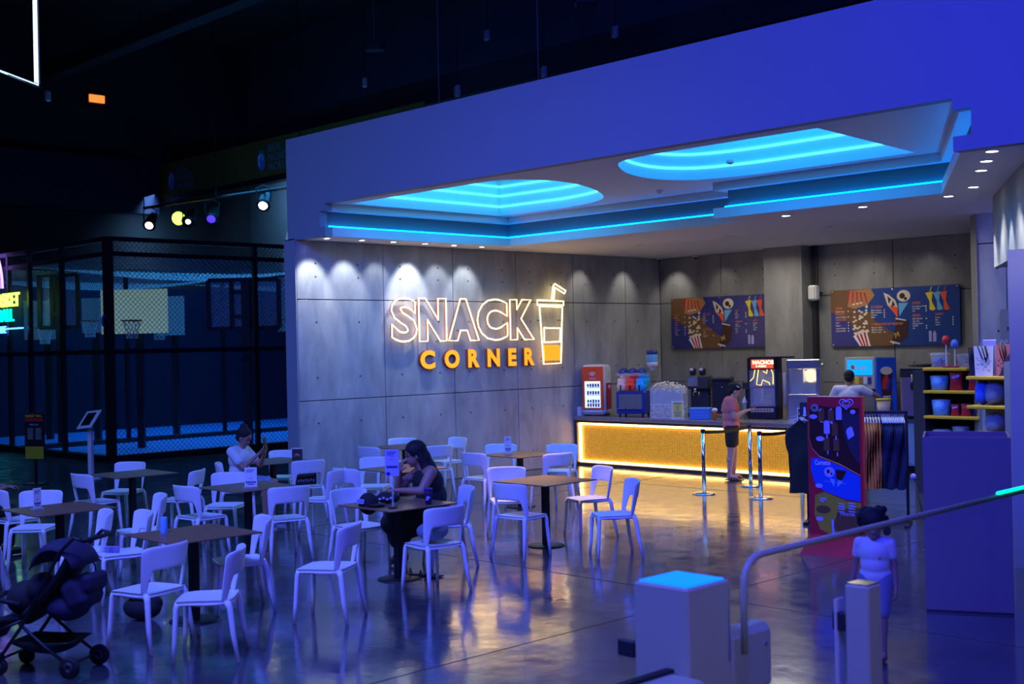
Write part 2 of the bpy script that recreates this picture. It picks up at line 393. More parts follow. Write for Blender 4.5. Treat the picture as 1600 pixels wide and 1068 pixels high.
panels(wl, frL, [YF, 12.8, 14.34, 15.88, 17.42, 18.96, YB], [0, 1.5, 3.1, ZC], 'conc', (.36, 1.2))
# end face of the left wall towards the hall
MB().bx(XS - .30, XS - .001, YF - .02, YF, 0, ZC).build('end_cap', 'plaster', wl)
struct(MB().bx(XS, -14.5, YF + .1, YF + .101, 0, .001).build('trim_1', 'dark'))

wb = struct(MB().bx(XS - .3, -9.3, YB + .03, YB + .3, 0, ZC + .02).build('wall_back', 'dark'))
frB = frame((0, YB + .03, 0), (1, 0, 0), (0, 0, 1))
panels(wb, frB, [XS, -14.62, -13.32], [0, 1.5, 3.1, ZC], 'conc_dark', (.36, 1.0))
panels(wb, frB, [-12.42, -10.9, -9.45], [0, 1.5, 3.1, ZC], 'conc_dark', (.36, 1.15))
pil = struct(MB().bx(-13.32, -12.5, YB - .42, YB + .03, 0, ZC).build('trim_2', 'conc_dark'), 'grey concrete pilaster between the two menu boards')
MB().bx(-12.5, -12.42, YB - .1, YB + .03, 0, ZC).build('reveal', 'dark', pil)

# right side: concrete pier, blue lit wall behind, bulkhead over the shop opening, slim column
pr = struct(MB().add([(-8.10, 17.15, 0), (-7.93, 16.98, 0), (-7.93, 17.35, 0), (-8.10, 17.5, 0), (-8.10, 17.15, ZC), (-7.93, 16.98, ZC), (-7.93, 17.35, ZC), (-8.10, 17.5, ZC)], [(3, 2, 1, 0), (4, 5, 6, 7), (0, 1, 5, 4), (1, 2, 6, 5), (2, 3, 7, 6), (3, 0, 4, 7)]).build('trim_3', 'conc_dark'), 'narrow concrete pier at the end of the back wall')
wr = struct(MB().bx(-7.95, -3.0, 17.03, 17.3, 0, ZC + .1).build('wall_right', 'dark'))
panels(wr, frame((0, 17.03, 0), (1, 0, 0), (0, 0, 1)), [-7.95, -7.52, -6.0, -4.5, -3.0], [0, 2.0, 3.6, ZC + .05], 'conc', (.3,))
area('side_room_fill', (-6.3, 15.9, 3.9), (0, .8, -1), 1.6, .3, (.13, .2, 1), 34, 160)  # blue fill added to tint the right wall
d1 = struct(MB().bx(-7.60, -6.75, 16.95, 16.995, .02, 2.66).build('door_1', 'grey'), 'flush blue grey service door')
MB().bx(-7.5, -7.36, 16.93, 16.95, 2.38, 2.42).build('door_handle', 'steel', d1)
D1, D2 = Vector((-4.62, 11.23, 0)), Vector((-8.1, 17.3, 0))
fb = frame(D1, D2 - D1, (0, 0, 1)); Lb = (D2 - D1).length
Lb = 4.4
struct(MB().bx(0, Lb, 3.14, ZC + .6, .0, .25, fb).build('trim_4', 'plaster'), 'painted bulkhead above the shop side opening')
c0 = PZ(1590, 758)
q = PZ(1597, 830)
struct(MB().bx(-5.32, -4.95, 12.06, 12.34, 0, 3.14).build('trim_6', 'plaster'), 'slim painted column at the edge of the shop')

# fascia: one long painted band with a notch where the tray ceiling opens
F = [(-16.38, ZC), (-15.38, ZC), (-15.38, 4.17), (-15.52, 4.17), (-15.52, 4.42), (-15.38, 4.42), (-15.38, 4.53), (-5.38, 4.53), (-5.38, 4.42), (-5.20, 4.42), (-5.20, 4.17), (-5.38, 4.17), (-5.38, ZC), (3, ZC), (3, 5.62), (-16.38, 5.62)]
fa = struct(MB().prism([(x, z) for x, z in F], .14, frame((0, YF + .14, 0), (1, 0, 0), (0, 0, 1))).build('trim_7', 'plaster'), 'wide painted fascia above the snack bar')
# ceiling: soffit ring, cove slot, upper plate with two sculpted light pockets
ce = MB()
YT = YF + .14
P = [[(XS - .05, YT), (-15.38, YT), (-15.38, 14.95), (XS - .05, 14.95)], [(XS - .05, 14.95), (-10.45, 14.95), (-10.45, YB + .05), (XS - .05, YB + .05)],
     [(-10.45, 14.2), (-7.05, 14.2), (-7.05, YB + .05), (-10.45, YB + .05)], [(-7.05, 14.2), (-5.38, YT), (3, YT), (3, YB + .05), (-7.05, YB + .05)]]
for p in P: ce.prism(p, .14, Matrix.Translation((0, 0, ZC)))
for p in P: ce.prism(p, .11, Matrix.Translation((0, 0, 4.42)))
ceil = struct(ce.build('ceiling', 'plaster_white'))
out = [(-15.38, YT), (-15.38, 14.95), (-10.45, 14.95), (-10.45, 14.2), (-7.05, 14.2), (-5.38, YT)]
off = [(-15.53, YT), (-15.53, 15.1), (-10.30, 15.1), (-10.30, 14.35), (-6.95, 14.35), (-5.20, YT)]
cb = MB()
for i in range(5):
    a, b = off[i], off[i + 1]; cb.add([(a[0], a[1], 4.17), (b[0], b[1], 4.17), (b[0], b[1], 4.42), (a[0], a[1], 4.42)], [(0, 1, 2, 3)])
cb.build('cove_back', 'cove_shade', ceil)
led = [(-15.50, YT + .02), (-15.50, 15.07), (-10.33, 15.07), (-10.33, 14.32), (-6.99, 14.32), (-5.24, YT + .02)]
cl = MB()
cl.tube([(x, y, 4.19) for x, y in led], .014, 6); cl.build('cove_light_strip', 'cove_led', ceil)
from mathutils.geometry import tessellate_polygon
def smooth_loop(pts, closed=True, n=5):
    r = []; k = len(pts)
    for i in range(k if closed else k - 1):
        p0, p1, p2, p3 = (Vector(pts[(i + o) % k] if closed else pts[min(max(i + o, 0), k - 1)]) for o in (-1, 0, 1, 2))
        for s in range(n):
            t = s / n; r.append(.5 * ((2 * p1) + (p2 - p0) * t + (2 * p0 - 5 * p1 + 4 * p2 - p3) * t * t + (3 * p1 - p0 - 3 * p2 + p3) * t ** 3))
    if not closed: r.append(Vector(pts[-1]))
    return r
pk1 = [Vector((-15.22, 11.46, 0)), Vector((-15.28, 14.66, 0))] + smooth_loop([(-13.9, 14.72, 0), (-13.1, 14.55, 0), (-12.5, 14.2, 0), (-12.0, 13.5, 0), (-11.66, 12.7, 0), (-11.62, 12.05, 0), (-11.95, 11.52, 0), (-12.6, 11.46, 0)], False, 4)
pk2 = smooth_loop([(-9.3, 11.43, 0), (-9.85, 11.55, 0), (-10.2, 11.9, 0), (-10.55, 12.53, 0), (-10.66, 13.2, 0), (-10.4, 13.72, 0), (-9.7, 13.93, 0), (-8.9, 13.95, 0)], False, 4) + [Vector((-7.26, 13.95, 0)), Vector((-7.06, 11.46, 0))]
outer = [Vector((x, y, 0)) for x, y in out]
vs = outer + pk1 + pk2
tri = tessellate_polygon([outer, pk1, pk2])
MB().add([(v.x, v.y, 4.53) for v in vs], tri).build('tray_panel', 'plaster_white', ceil)
for nm, lp, led_m, zz in (('light_pocket', pk1, 'cyan_led', (4.68, 4.86, 5.02)), ('light_pocket', pk2, 'azure_led', (4.69, 4.88, 5.05))):
    n = len(lp); b = MB()
    b.add([(v.x, v.y, z) for z in (4.53, 5.3) for v in lp], [(i, (i + 1) % n, n + (i + 1) % n, n + i) for i in range(n)] + [tuple(range(n, 2 * n))])
    o = b.build(nm, 'pocket', ceil)
    cen = sum(lp, Vector()) / n
    l = MB()
    for z in zz: l.tube([((v.x * .985 + cen.x * .015), (v.y * .985 + cen.y * .015), z) for v in lp], .017, 6, closed=True)
    l.build('light_strip', led_m, o)
area('pocket_fill_cyan', (-13.6, 13.0, 5.25), (0, 0, -1), 2.8, 2.4, (.0, .33, 1), 85, 178)  # hidden fill added under the pocket lid to brighten walls and tray
area('pocket_fill_azure', (-8.8, 12.8, 5.25), (0, 0, -1), 2.6, 2.0, (.0, .25, 1), 85, 178)  # same added fill for the second pocket

# recessed downlights
def downlight(x, y, on=True, label='', grp='downlights set in the soffit', e=30, aimv=(0, 0, -1), ang=95, col=(1, .93, .82), rad=.055):
    t = thing('downlight', label, 'light', (x, y, ZC), 0, grp)
    MB().lathe([(rad + .018, 0), (rad + .018, -.006), (rad, -.008), (rad, -.002)], 20).build('trim_ring', 'whitep', t)
    MB().lathe([(rad - .001, -.0035), (rad - .001, -.006)], 18).build('lens', 'lampdisc' if on else 'lampoff', t)
    if on: spot('downlight_beam', (x, y, ZC - .03), aimv, col, e, ang, .6, .05)
wallspots = [(517, 371, 12), (568, 374.5, 9), (615, 377.5, 3), (658, 381, 17), (703, 383.5, 4), (745, 386, 7)]
for i, (u, v, e) in enumerate(wallspots):
    p = PZ(u, v, ZC)
    downlight(-15.68, p.y, True, ['first', 'second', 'third', 'fourth', 'fifth', 'sixth'][i] + ' small lit ceiling spot along the sign wall counted from the hall', e=e * 7, aimv=(-.62, 0, -1), ang=62, col=(.85, .92, 1), rad=.045)
for i, (u, v, lb) in enumerate([(1228, 336.5, 'lit downlight behind the middle of the tray recess'), (1348, 322.5, 'lit downlight nearer the tray corner behind the recess'), (1482, 306, 'lit downlight at the rear corner of the tray recess'), (1521, 291.5, 'lit downlight beside the side bulkhead, farthest of its row'), (1533, 265.5, 'lit downlight beside the side bulkhead, second farthest of its row'), (1541, 251, 'lit downlight beside the side bulkhead, second nearest of its row'), (1550, 235.5, 'lit downlight beside the side bulkhead, nearest the fascia')]):
    p = PZ(u, v, ZC); downlight(p.x, p.y, True, lb, e=48)
for u, v, lb in [(1001, 382, 'unlit ceiling spot over the freezer end of the counter'), (1138, 369, 'unlit ceiling spot over the middle of the counter'), (1256, 378, 'unlit ceiling spot over the cooking machines'), (1293, 354, 'unlit ceiling spot between counter and shelves'), (1400, 363, 'unlit ceiling spot before the right menu board')]:
    p = PZ(u, v, ZC); downlight(p.x, p.y, False, lb, 'unlit spots in the soffit', rad=.07)
# back wall grazing spots, sign wall far end
for x, e in ((-15.7, 22), (-14.5, 6), (-11.3, 5), (-10.2, 4)):
    spot('back_wall_beam', (x, YB - .5, ZC - .05), (0, .55, -1), (1, .95, .86), e, 75, .8)
for y, e in ((17.6, 14), (18.9, 14)):
    spot('side_wall_beam', (-15.7, y, ZC - .05), (-.55, 0, -1), (1, .95, .86), e, 70, .8)
for k in range(5):
    p = D1 + (D2 - D1) * (.22 + .13 * k) + Vector((-.45, -.25, 0)); spot('bulkhead_beam', (p.x, p.y, ZC - .04), (.45, .28, -1), (.85, .88, 1), 50 + 25 * (k % 2), 44, .5)
for u, v, lb in [(1030, 404, 'small white dome camera in the corner of the sign wall and back wall'), (1104, 401, 'small white dome camera above the left menu board')]:
    p = PZ(u, v - 1, ZC); p.y = min(p.y, YB - .1); p.x = max(p.x, XS + .12)
    t = thing('dome_camera', lb, 'security camera', (p.x, p.y, ZC))
    MB().lathe([(.06, 0), (.06, -.03), (.045, -.035)], 16).build('base', 'whitep', t); MB().sph((0, 0, -.035), .042).build('dome', 'dark', t, True)
for x, y, lb in ((-9.0, 12.6, 'small round ceiling detector near the nearer light pocket'), (-11.4, 14.2, 'small round ceiling detector between the two light pockets')):
    t = thing('smoke_detector', lb, 'detector', (x, y, 4.53)); MB().lathe([(.055, 0), (.05, -.03), (.03, -.045)], 16).build('body', 'whitep', t); MB().lathe([(.02, -.045), (.018, -.05)], 10).build('sensor', 'grey', t)
t = thing('wall_speaker', 'small white loudspeaker bracketed on the pilaster between the menu boards', 'speaker', (-12.36, YB - .25, 3.15))
MB().box((0, 0, 0), (.17, .16, .28), bev=.03).build('cabinet', 'whitep', t); MB().box((0, -.082, 0), (.13, .01, .22), bev=.004).build('grille', 'lampoff', t); MB().bx(-.03, .03, .08, .27, -.02, .02).build('bracket', 'dark', t)
MB().bx(-.015, .015, .1, .14, .1, .88).build('conduit', 'dark', t)

# ---------------------------------------------------------------- sign wall lettering
def fit(s, x0, x1, z0, z1, off, ext=0):
    vs, fs = text_data(s, 1, ext, off); xs = [v[0] for v in vs]; ys = [v[1] for v in vs]
    ax, bx_, ay, by = min(xs), max(xs), min(ys), max(ys); sx = (x1 - x0) / (bx_ - ax); sy = (z1 - z0) / (by - ay)
    return [(x0 + (v[0] - ax) * sx, z0 + (v[1] - ay) * sy, v[2]) for v in vs], fs
def loops(vs, fs):
    pos = {}; idx = []
    for v in vs:
        k = (round(v[0], 5), round(v[1], 5)); idx.append(pos.setdefault(k, k))
    e = {}
    for f in fs:
        for i in range(len(f)):
            a, b = idx[f[i]], idx[f[(i + 1) % len(f)]]
            if a != b: e[(a, b)] = e.get((a, b), 0) + 1
    nx = {a: b for (a, b) in e if (b, a) not in e}
    out_ = []
    while nx:
        a = next(iter(nx)); lp = [a]; b = nx.pop(a)
        while b != lp[0] and b in nx: lp.append(b); b = nx.pop(b)
        if len(lp) > 3: out_.append(lp)
    return out_
SX = XS + .10
def yz(u, v): p = PX(u, v, SX); return p.y, p.z
sg = thing('neon_sign', 'large SNACK lettering outlined in warm white neon tube on the concrete wall', 'sign', (SX, 0, 0))
frS = frame((0, 0, 0), (0, 1, 0), (0, 0, 1))
for ch, u0, u1, v0, v1, of in [('S', 612.4, 650.3, 465, 534, .035), ('N', 655.5, 696.6, 467, 532, .07), ('A', 701.5, 747, 467.5, 531.5, .07), ('C', 746.6, 792, 467.5, 531.5, .07), ('K', 797.8, 833, 468.5, 529.5, .07)]:
    ya, zb = yz(u0, v1); yb, zt = yz(u1, v0)
    vs, fs = fit(ch, ya, yb, 2.41, 3.14, of)
    lps = loops(vs, fs); tb = MB(); bk = MB()
    for lp in lps:
        # thin out, keep corners
        tb.tube([frS @ Vector((a, b, 0)) for a, b in lp], .012, 6, closed=True, upref=(1, 0, 0))
        n = len(lp); pts = [frS @ Vector((a, b, z)) for z in (-.045, -.01) for a, b in lp]
        bk.add(pts, [(i, (i + 1) % n, n + (i + 1) % n, n + i) for i in range(n)])
    L = tb.build('letter', 'neon_w', sg); bk.build('letter_edge', 'orange_side', L)
    st = MB()
    for lp in lps:
        for k in (0, len(lp) // 2): st.cyl((-.1, lp[k][0], lp[k][1]), (-.02, lp[k][0], lp[k][1]), .008, n=6)
    st.build('standoff', 'dark', L)
sg2 = thing('letter_sign', 'smaller solid orange CORNER lettering below the neon word', 'sign', (XS, 0, 0))
for ch, u0, u1 in [('C', 658.4, 681.4), ('O', 696.3, 719.6), ('R', 733, 751), ('N', 763.3, 782.6), ('E', 795.8, 808.5), ('R', 820.8, 836.7)]:
    ya, _ = yz(u0, 556); yb, _ = yz(u1, 556)
    vs, fs = fit(ch, ya, yb, 1.935, 2.255, .05)
    f = MB().add([frS @ Vector((a, b, .075)) for a, b, c in vs], fs).build('letter', 'orange_face', sg2)
    rb = MB()
    for lp in loops(vs, fs):
        n = len(lp); rb.add([frS @ Vector((a, b, z)) for z in (0, .074) for a, b in lp], [(i, (i + 1) % n, n + (i + 1) % n, n + i) for i in range(n)])
    rb.build('letter_return', 'orange_side', f)
cp = thing('cup_sign', 'neon outline of a drink cup with lid, bent straw and orange fill', 'sign', (SX, 0, 0))
def npoly(name, uv, m='neon_w', r=.013, closed=True):
    pts = [(0, *yz(*p)) for p in uv]; return MB().tube(pts, r, 6, closed=closed, upref=(1, 0, 0)).build(name, m, cp)
npoly('lid', [(839.5, 468.5), (880.5, 470.5), (880.3, 477), (839.8, 476)])
npoly('cup', [(843, 478.5), (878.5, 480), (876.5, 567), (849.5, 568.5)])
npoly('window', [(850, 512), (875.5, 512.5), (875, 533.5), (850.5, 534.5)])
npoly('straw', [(862, 467), (864.5, 446), (867, 443), (883.8, 454), (882, 458.5), (867, 449), (865.3, 467)])
ya, za = yz(850.7, 563); yb, zb = yz(874.5, 539)
b = MB(); b.bx(-.06, .01, ya, yb, za, zb, bev=.008); b.build('drink_fill', 'orange_face', cp)
st = MB()
for u, v in ((845, 500), (877, 500), (851, 560), (866, 445), (860, 476)): y, z = yz(u, v); st.cyl((-.1, y, z), (0, y, z), .008, n=6)
st.build('standoff', 'dark', cp)
# real light given off by the sign towards the floor and tables
area('sign_glow', (SX + .12, 14.9, 2.6), (1, 0, -.1), 3.2, .8, (1, .62, .22), 14, 170)

# ---------------------------------------------------------------- counter
X0, X1, YC = -16.15, -10.35, 17.36
ct = thing('counter', 'long serving counter with glowing yellow scaled mesh front', 'counter', (0, 0, 0))
MB().bx(X0, X1, YC + .10, 18.0, .0, .86).build('body', 'bronze', ct)
MB().bx(X0 - .0, X1 + .05, YC - .03, 18.05, .86, .93, bev=.008).build('worktop', 'worktop', ct)
f = MB()
f.bx(X0, X1, YC, YC + .10, 0, .055); f.bx(X0, X1, YC, YC + .10, .81, .86); f.bx(X0, X0 + .07, YC, YC + .1, .055, .81); f.bx(X1 - .07, X1, YC, YC + .1, .055, .81)
f.build('frame', 'bronze', ct)
MB().bx(X0 + .07, X1 - .07, YC + .085, YC + .099, .055, .81).build('mesh_front', 'gold_mesh', ct)
s_ = MB(); s_.bx(X0 + .085, X1 - .085, YC + .05, YC + .08, .77, .808); s_.bx(X0 + .085, X1 - .085, YC + .05, YC + .08, .057, .095); s_.bx(X0 + .072, X0 + .12, YC + .05, YC + .08, .08, .785); s_.bx(X1 - .1, X1 - .072, YC + .05, YC + .08, .08, .785)
s_.build('light_strip', 'yellow_led', ct)
area('counter_glow', ((X0 + X1) / 2, YC - .05, .5), (0, -1, -.25), 5.4, .6, (1, .74, .40), 4, 170)
MB().bx(X0 - .005, X0 + .09, YC + .1, 18.0, .93, 1.1).build('end_stop', 'whitep', ct)
# rear counter
rc = thing('back_counter', 'pale blue fronted back counter under the drink machines', 'counter', (0, 0, 0))
MB().bx(-13.6, -9.55, 19.44, 20.0, .12, .86).build('body', 'sc_blue', rc)
MB().bx(-13.6, -9.5, 19.40, 20.02, .86, .92, bev=.006).build('worktop', 'steel', rc)
MB().bx(-13.6, -9.55, 19.5, 20.0, 0, .12).build('toe_kick', 'black', rc)
for k in range(5): MB().bx(-13.55 + k * .8, -12.79 + k * .8, 19.425, 19.44, .15, .83, bev=.004).build('door', 'sc_blue', rc)
# ---------------------------------------------------------------- chairs
def make_chair():
    t = thing('dining_chair', 'x', 'chair')
    m = MB()                                         # seat: rounded, dished, widening towards the back
    def seat(u, v, z0):
        a = u * 2 - 1; b = v * 2 - 1
        x = .215 * a; wd = .205 + .012 * (1 - a) * .5
        k = 1 - .10 * max(0, abs(a)) ** 6 - .0
        y = wd * b * (1 - .06 * abs(a) ** 4); x *= (1 - .07 * abs(b) ** 4)
        return (x, y, z0 - .014 * (1 - a * a) * (1 - b * b) - .006 * (a > .6) * (a - .6) / .4)
    n = 9
    vs = [seat(i / (n - 1), j / (n - 1), z) for z in (.455, .428) for i in range(n) for j in range(n)]
    fs = []
    for i in range(n - 1):
        for j in range(n - 1):
            a = i * n + j; fs.append((a, a + n, a + n + 1, a + 1)); b = a + n * n; fs.append((b, b + 1, b + n + 1, b + n))
    rim = [i * n for i in range(n)] + [(n - 1) * n + j for j in range(1, n)] + [i * n + n - 1 for i in range(n - 2, -1, -1)] + [j for j in range(n - 2, 0, -1)]
    for k in range(len(rim)): a, b = rim[k], rim[(k + 1) % len(rim)]; fs.append((a, b, b + n * n, a + n * n))
    m.add(vs, fs); m.build('seat', 'white', t, True, sub=1)
    # backrest: one curved shell whose ends sweep down into the stiles
    m = MB(); N = 41; ROWS = 6
    def bk(u, k):
        a = u * 2 - 1; s = abs(a)
        zt = .82 - .03 * s ** 6
        zl = .635 - .012 * s if s < .56 else .628 - (.628 - .435) * min(1, ((s - .56) / .20)) ** 1.5
        z = zl + (zt - zl) * k
        h = max(0, (z - .44) / .38); th = a * R(80)
        wid = .208 + .034 * h ** .8
        y = wid * math.sin(th) / math.sin(R(80))
        x = -.135 - .055 * h - .115 * (math.cos(th) - math.cos(R(80)))
        return (x, y, z)
    m.grid(lambda u, k: bk(u, k), N, ROWS); m.build('backrest', 'white', t, True, solid=.020, sub=1)
    for sx, sy in ((1, 1), (1, -1), (-1, 1), (-1, -1)):
        l = MB()
        if sx > 0: pts = [(.185, sy * .165, .44), (.20, sy * .18, .40), (.212, sy * .20, .15), (.225, sy * .21, 0)]; rr = [.027, .022, .019, .015]
        else: pts = [(-.175, sy * .19, .445), (-.20, sy * .205, .40), (-.225, sy * .222, .2), (-.262, sy * .24, 0)]; rr = [.029, .024, .021, .015]
        l.tube(pts, rr, 8); l.build('leg', 'white', t, True)
    ap = MB(); ap.tube([(.19, -.16, .425), (.195, 0, .422), (.19, .16, .425)], .014, 6)
    for s in (-1, 1): ap.tube([(.19, s * .17, .43), (0, s * .195, .425), (-.19, s * .2, .432)], .015, 6)
    ap.build('apron', 'white', t, True)
    return t
G = 'white plastic chairs of the snack bar seating'
CH = [
 (-9.02, 4.72, -163, 'white chair nearest the stroller, before the nearest dark table'),
 (-8.37, 4.87, -131, 'white chair seen side on before the front dark table, overlapping the table post'),
 (-9.62, 5.92, -111, 'white chair behind the right end of the front dark table, turned away from the wall'),
 (-11.25, 5.22, -108, 'white chair with pale striped sheen right behind the stroller handle'),
 (-10.86, 5.42, -103, 'white chair with pale striped sheen touching the near corner of the front dark table'),
 (-12.05, 6.22, -110, 'white chair with its pale back peeking over the cyan lit table, facing the left edge'),
 (-13.25, 5.62, -45, 'white chair facing the camera from behind the cyan lit table'),
 (-12.1, 4.55, 62, 'white chair cut by the left edge with a cyan glint on its seat'),
 (-14.1, 5.75, 95, 'white chair at the left edge under the seated person in black'),
 (-15.75, 7.9, -60, 'white chair facing the camera behind the table by the tablet kiosk'),
 (-14.95, 7.15, 95, 'white chair seen from behind at the table by the tablet kiosk'),
 (-14.25, 7.95, -140, 'white chair seen side on at the near end of the table by the tablet kiosk'),
 (-13.2, 7.95, -50, 'white chair facing the camera behind the table with the lit menu card'),
 (-12.55, 7.25, 95, 'white chair seen from behind, tucked under the table with the lit menu card'),
 (-11.65, 7.75, 165, 'white chair seen from behind at the shop end of the lit menu card table'),
 (-14.55, 8.95, 60, 'white chair under the person in a white tee holding a phone'),
 (-15.45, 10.25, -50, 'white chair facing the camera behind the phone holding person\'s table'),
 (-14.15, 9.75, 165, 'white chair with a black patterned pad standing in its back opening'),
 (-12.75, 9.05, -150, 'empty white chair standing loose between the padded chair and the wall table'),
 (-13.3, 10.3, -50, 'bright blue lit chair facing the camera beside the lit concrete wall'),
 (-12.6, 9.5, 95, 'white chair seen from behind, overlapping the bright blue lit chair by the wall'),
 (-10.45, 7.9, 0, 'white chair at the far left corner of the dark haired woman\'s table'),
 (-9.88, 8.62, -118, 'white chair on which the dark haired woman in black sits'),
 (-8.95, 7.62, 176, 'white chair with a pale cloth bag on its seat at the dark haired woman\'s table'),
 (-8.72, 6.23, -147, 'empty white chair standing alone in the open floor before the dark haired woman\'s table'),
 (-13.4, 12.75, -50, 'white chair facing the camera behind the rear orange lit table, on its wall side'),
 (-12.85, 11.9, 95, 'white chair seen from behind at the wall side of the rear orange lit table'),
 (-12.6, 13.2, -60, 'white chair with its top just showing behind the right of the rear orange lit table'),
 (-11.95, 12.35, 165, 'white chair seen from behind at the counter side of the rear orange lit table'),
 (-10.75, 10.35, -40, 'white chair facing the camera behind the wall side of the front orange lit table'),
 (-9.65, 9.5, 95, 'white chair seen from behind, pushed under the front orange lit table'),
 (-10.05, 11.02, -110, 'white chair with a mauve lit back behind the front orange lit table'),
 (-8.89, 10.15, -126, 'white chair seen side on, pulled away from the front orange lit table'),
 (-15.75, 12.75, -50, 'bright white topped chair against the wall, left of the dark haired woman'),
 (-15.05, 11.75, 95, 'grey shaded chair seen from behind before the bright topped wall chair'),
 (-15.2, 13.3, -95, 'bright white topped chair against the wall, over the dark haired woman\'s shoulder'),
 (-14.45, 12.35, 165, 'grey shaded chair seen from behind, just behind the dark haired woman\'s head'),
]
proto = make_chair()
for i, (x, y, h, lb) in enumerate(CH):
    o = proto if i == 0 else copy_tree(proto)
    o.location = (x, y, 0); o.rotation_euler = (0, 0, R(h)); o['label'] = lb; o['group'] = G
# ---------------------------------------------------------------- tables
def make_table():
    t = thing('cafe_table', 'x', 'table')
    MB().box((0, 0, .744), (.85, .85, .012), bev=.004).build('tabletop', 'tabletop', t)
    MB().box((0, 0, .38), (.075, .075, .73), bev=.008).build('post', 'black', t)
    MB().lathe([(.215, 0), (.215, .006), (.205, .012), (.06, .014)], 40).build('base_plate', 'black', t, True)
    MB().bx(-.2, .2, -.02, .02, .722, .738).bx(-.02, .02, -.2, .2, .722, .738).build('bracket', 'black', t)
    return t
TB = [(-9.55, 5.43, 'dark square table nearest the stroller with a blue card tube'), (-12.23, 5.45, 'dark square table at the left edge washed by cyan light'),
 (-14.97, 7.65, 'dark square table by the tablet kiosk'), (-12.34, 7.73, 'dark square table with the lit menu card behind the front table'),
 (-14.9, 9.75, 'dark square table in front of the person holding a phone'), (-9.66, 7.77, 'dark square table at which the dark haired woman sits'),
 (-12.45, 10.1, 'square table between the dark haired woman and the wall'), (-15.2, 12.4, 'dark square table right against the concrete wall'),
 (-12.61, 12.4, 'rear square table whose top glows orange'), (-9.92, 10.15, 'front square table whose top glows orange')]
tp = make_table()
for i, (x, y, lb) in enumerate(TB):
    o = tp if i == 0 else copy_tree(tp)
    o.location = (x, y, 0); o['label'] = lb; o['group'] = 'square pedestal tables of the snack bar'
ZT = .7505
# things on tables
def menu_card(x, y, rz, lb, w=.11, h=.2, z=ZT):
    t = thing('menu_card', lb, 'menu', (x, y, z), rz, 'upright menu cards on the tables')
    MB().box((0, 0, .012), (w + .02, .07, .024), bev=.004).build('foot', 'glass_thin', t)
    c = MB().box((0, 0, .02 + h / 2), (w, .008, h), bev=.001).build('card', 'whitet', t)
    fr = frame((0, -.0048, 0), (1, 0, 0), (0, 0, 1)); b = MB()
    for k in range(3): b.prism([(-w * .35, h - .01 - k * .012), (w * (.35 - .1 * k), h - .01 - k * .012), (w * (.35 - .1 * k), h - .005 - k * .012), (-w * .35, h - .005 - k * .012)], .0005, fr)
    b.prism([(-.018, h * .52), (.018, h * .52), (.018, h * .54), (-.018, h * .54)], .0005, fr); 
    for k in range(5): b.prism(ellipse(-w * .34 + k * w * .17, h * .33, w * .08, h * .05, 10), .0005, fr)
    b.prism(ellipse(0, h * .22, w * .36, h * .025, 14), .0005, fr)
    b.build('print', 'navyprint', c)
    return t
CAMH_ = R(45)
menu_card(-12.1, 7.62, CAMH_, 'white menu card lit on the table in front of the phone holding person', .14, .22)
menu_card(-12.75, 12.3, R(60), 'small grey menu card on the rear orange lit table', .10, .23)
t = menu_card(-12.3, 5.25, R(110), 'narrow clear card holder seen edge on upon the cyan lit table', .10, .2)
# tall clear stand with sign on the woman's table
t = thing('table_sign_stand', 'tall clear stand with a white menu sheet on the dark haired woman\'s table', 'menu stand', (-9.42, 7.52, ZT), CAMH_)
MB().lathe([(.045, 0), (.045, .012), (.012, .016)], 20).build('base', 'black', t)
m = MB(); m.cyl((0, 0, .01), (0, 0, .32), .011); m.lathe([(.018, .2), (.022, .24), (.018, .28), (.01, .3)], 12); m.build('stem', 'glass_thin', t)
c = MB().box((0, 0, .44), (.135, .008, .26), bev=.002).build('card', 'lilac', t)
fr = frame((0, -.0048, 0), (1, 0, 0), (0, 0, 1)); b = MB()
for k in range(4): b.prism([(-.05, .545 - k * .01), (.05 - .01 * k, .545 - k * .01), (.05 - .01 * k, .549 - k * .01), (-.05, .549 - k * .01)], .0005, fr)
for p in ([(-.02, .47), (.02, .47), (.02, .474), (-.02, .474)], [(-.02, .5), (.02, .5), (.02, .504), (-.02, .504)], ellipse(-.038, .335, .02, .018)): b.prism(p, .0005, fr)
for k in range(6): b.prism(ellipse(-.045 + k * .018, .40, .009, .014, 10), .0005, fr)
b.build('print', 'navyprint', c)
t = thing('card_tube', 'blue tinted clear tube holder on the table nearest the stroller', 'holder', (-9.78, 5.28, ZT))
MB().lathe([(.03, 0), (.03, .13), (.026, .135), (.026, .01)], 16, cap=False).build('tube', 'skyprint', t, True); MB().lathe([(.026, .005), (.026, .05)], 14).build('content', 'bluep', t)
# drink cup with printed logo
t = thing('drink_cup', 'blue paper cup with a round red and white emblem on the woman\'s table', 'cup', (-9.37, 7.93, ZT))
MB().lathe([(.030, 0), (.042, .15), (.044, .152), (.044, .158)], 20).build('cup', 'dkblue', t, True)
e = MB(); f = frame((.030, -.030, .105), (.707, .707, 0), (0, 0, 1)); e.prism([(.022 * math.cos(a), .010 + .012 * math.sin(a)) for a in [k * math.pi / 8 for k in range(9)]], .006, f); e.build('emblem_top', 'red', t)
e = MB(); e.prism(ellipse(0, -.035, .02, .014, 12), .006, f).prism(ellipse(-.01, -.055, .016, .008, 12), .006, f); e.build('emblem_print', 'lilac', t)
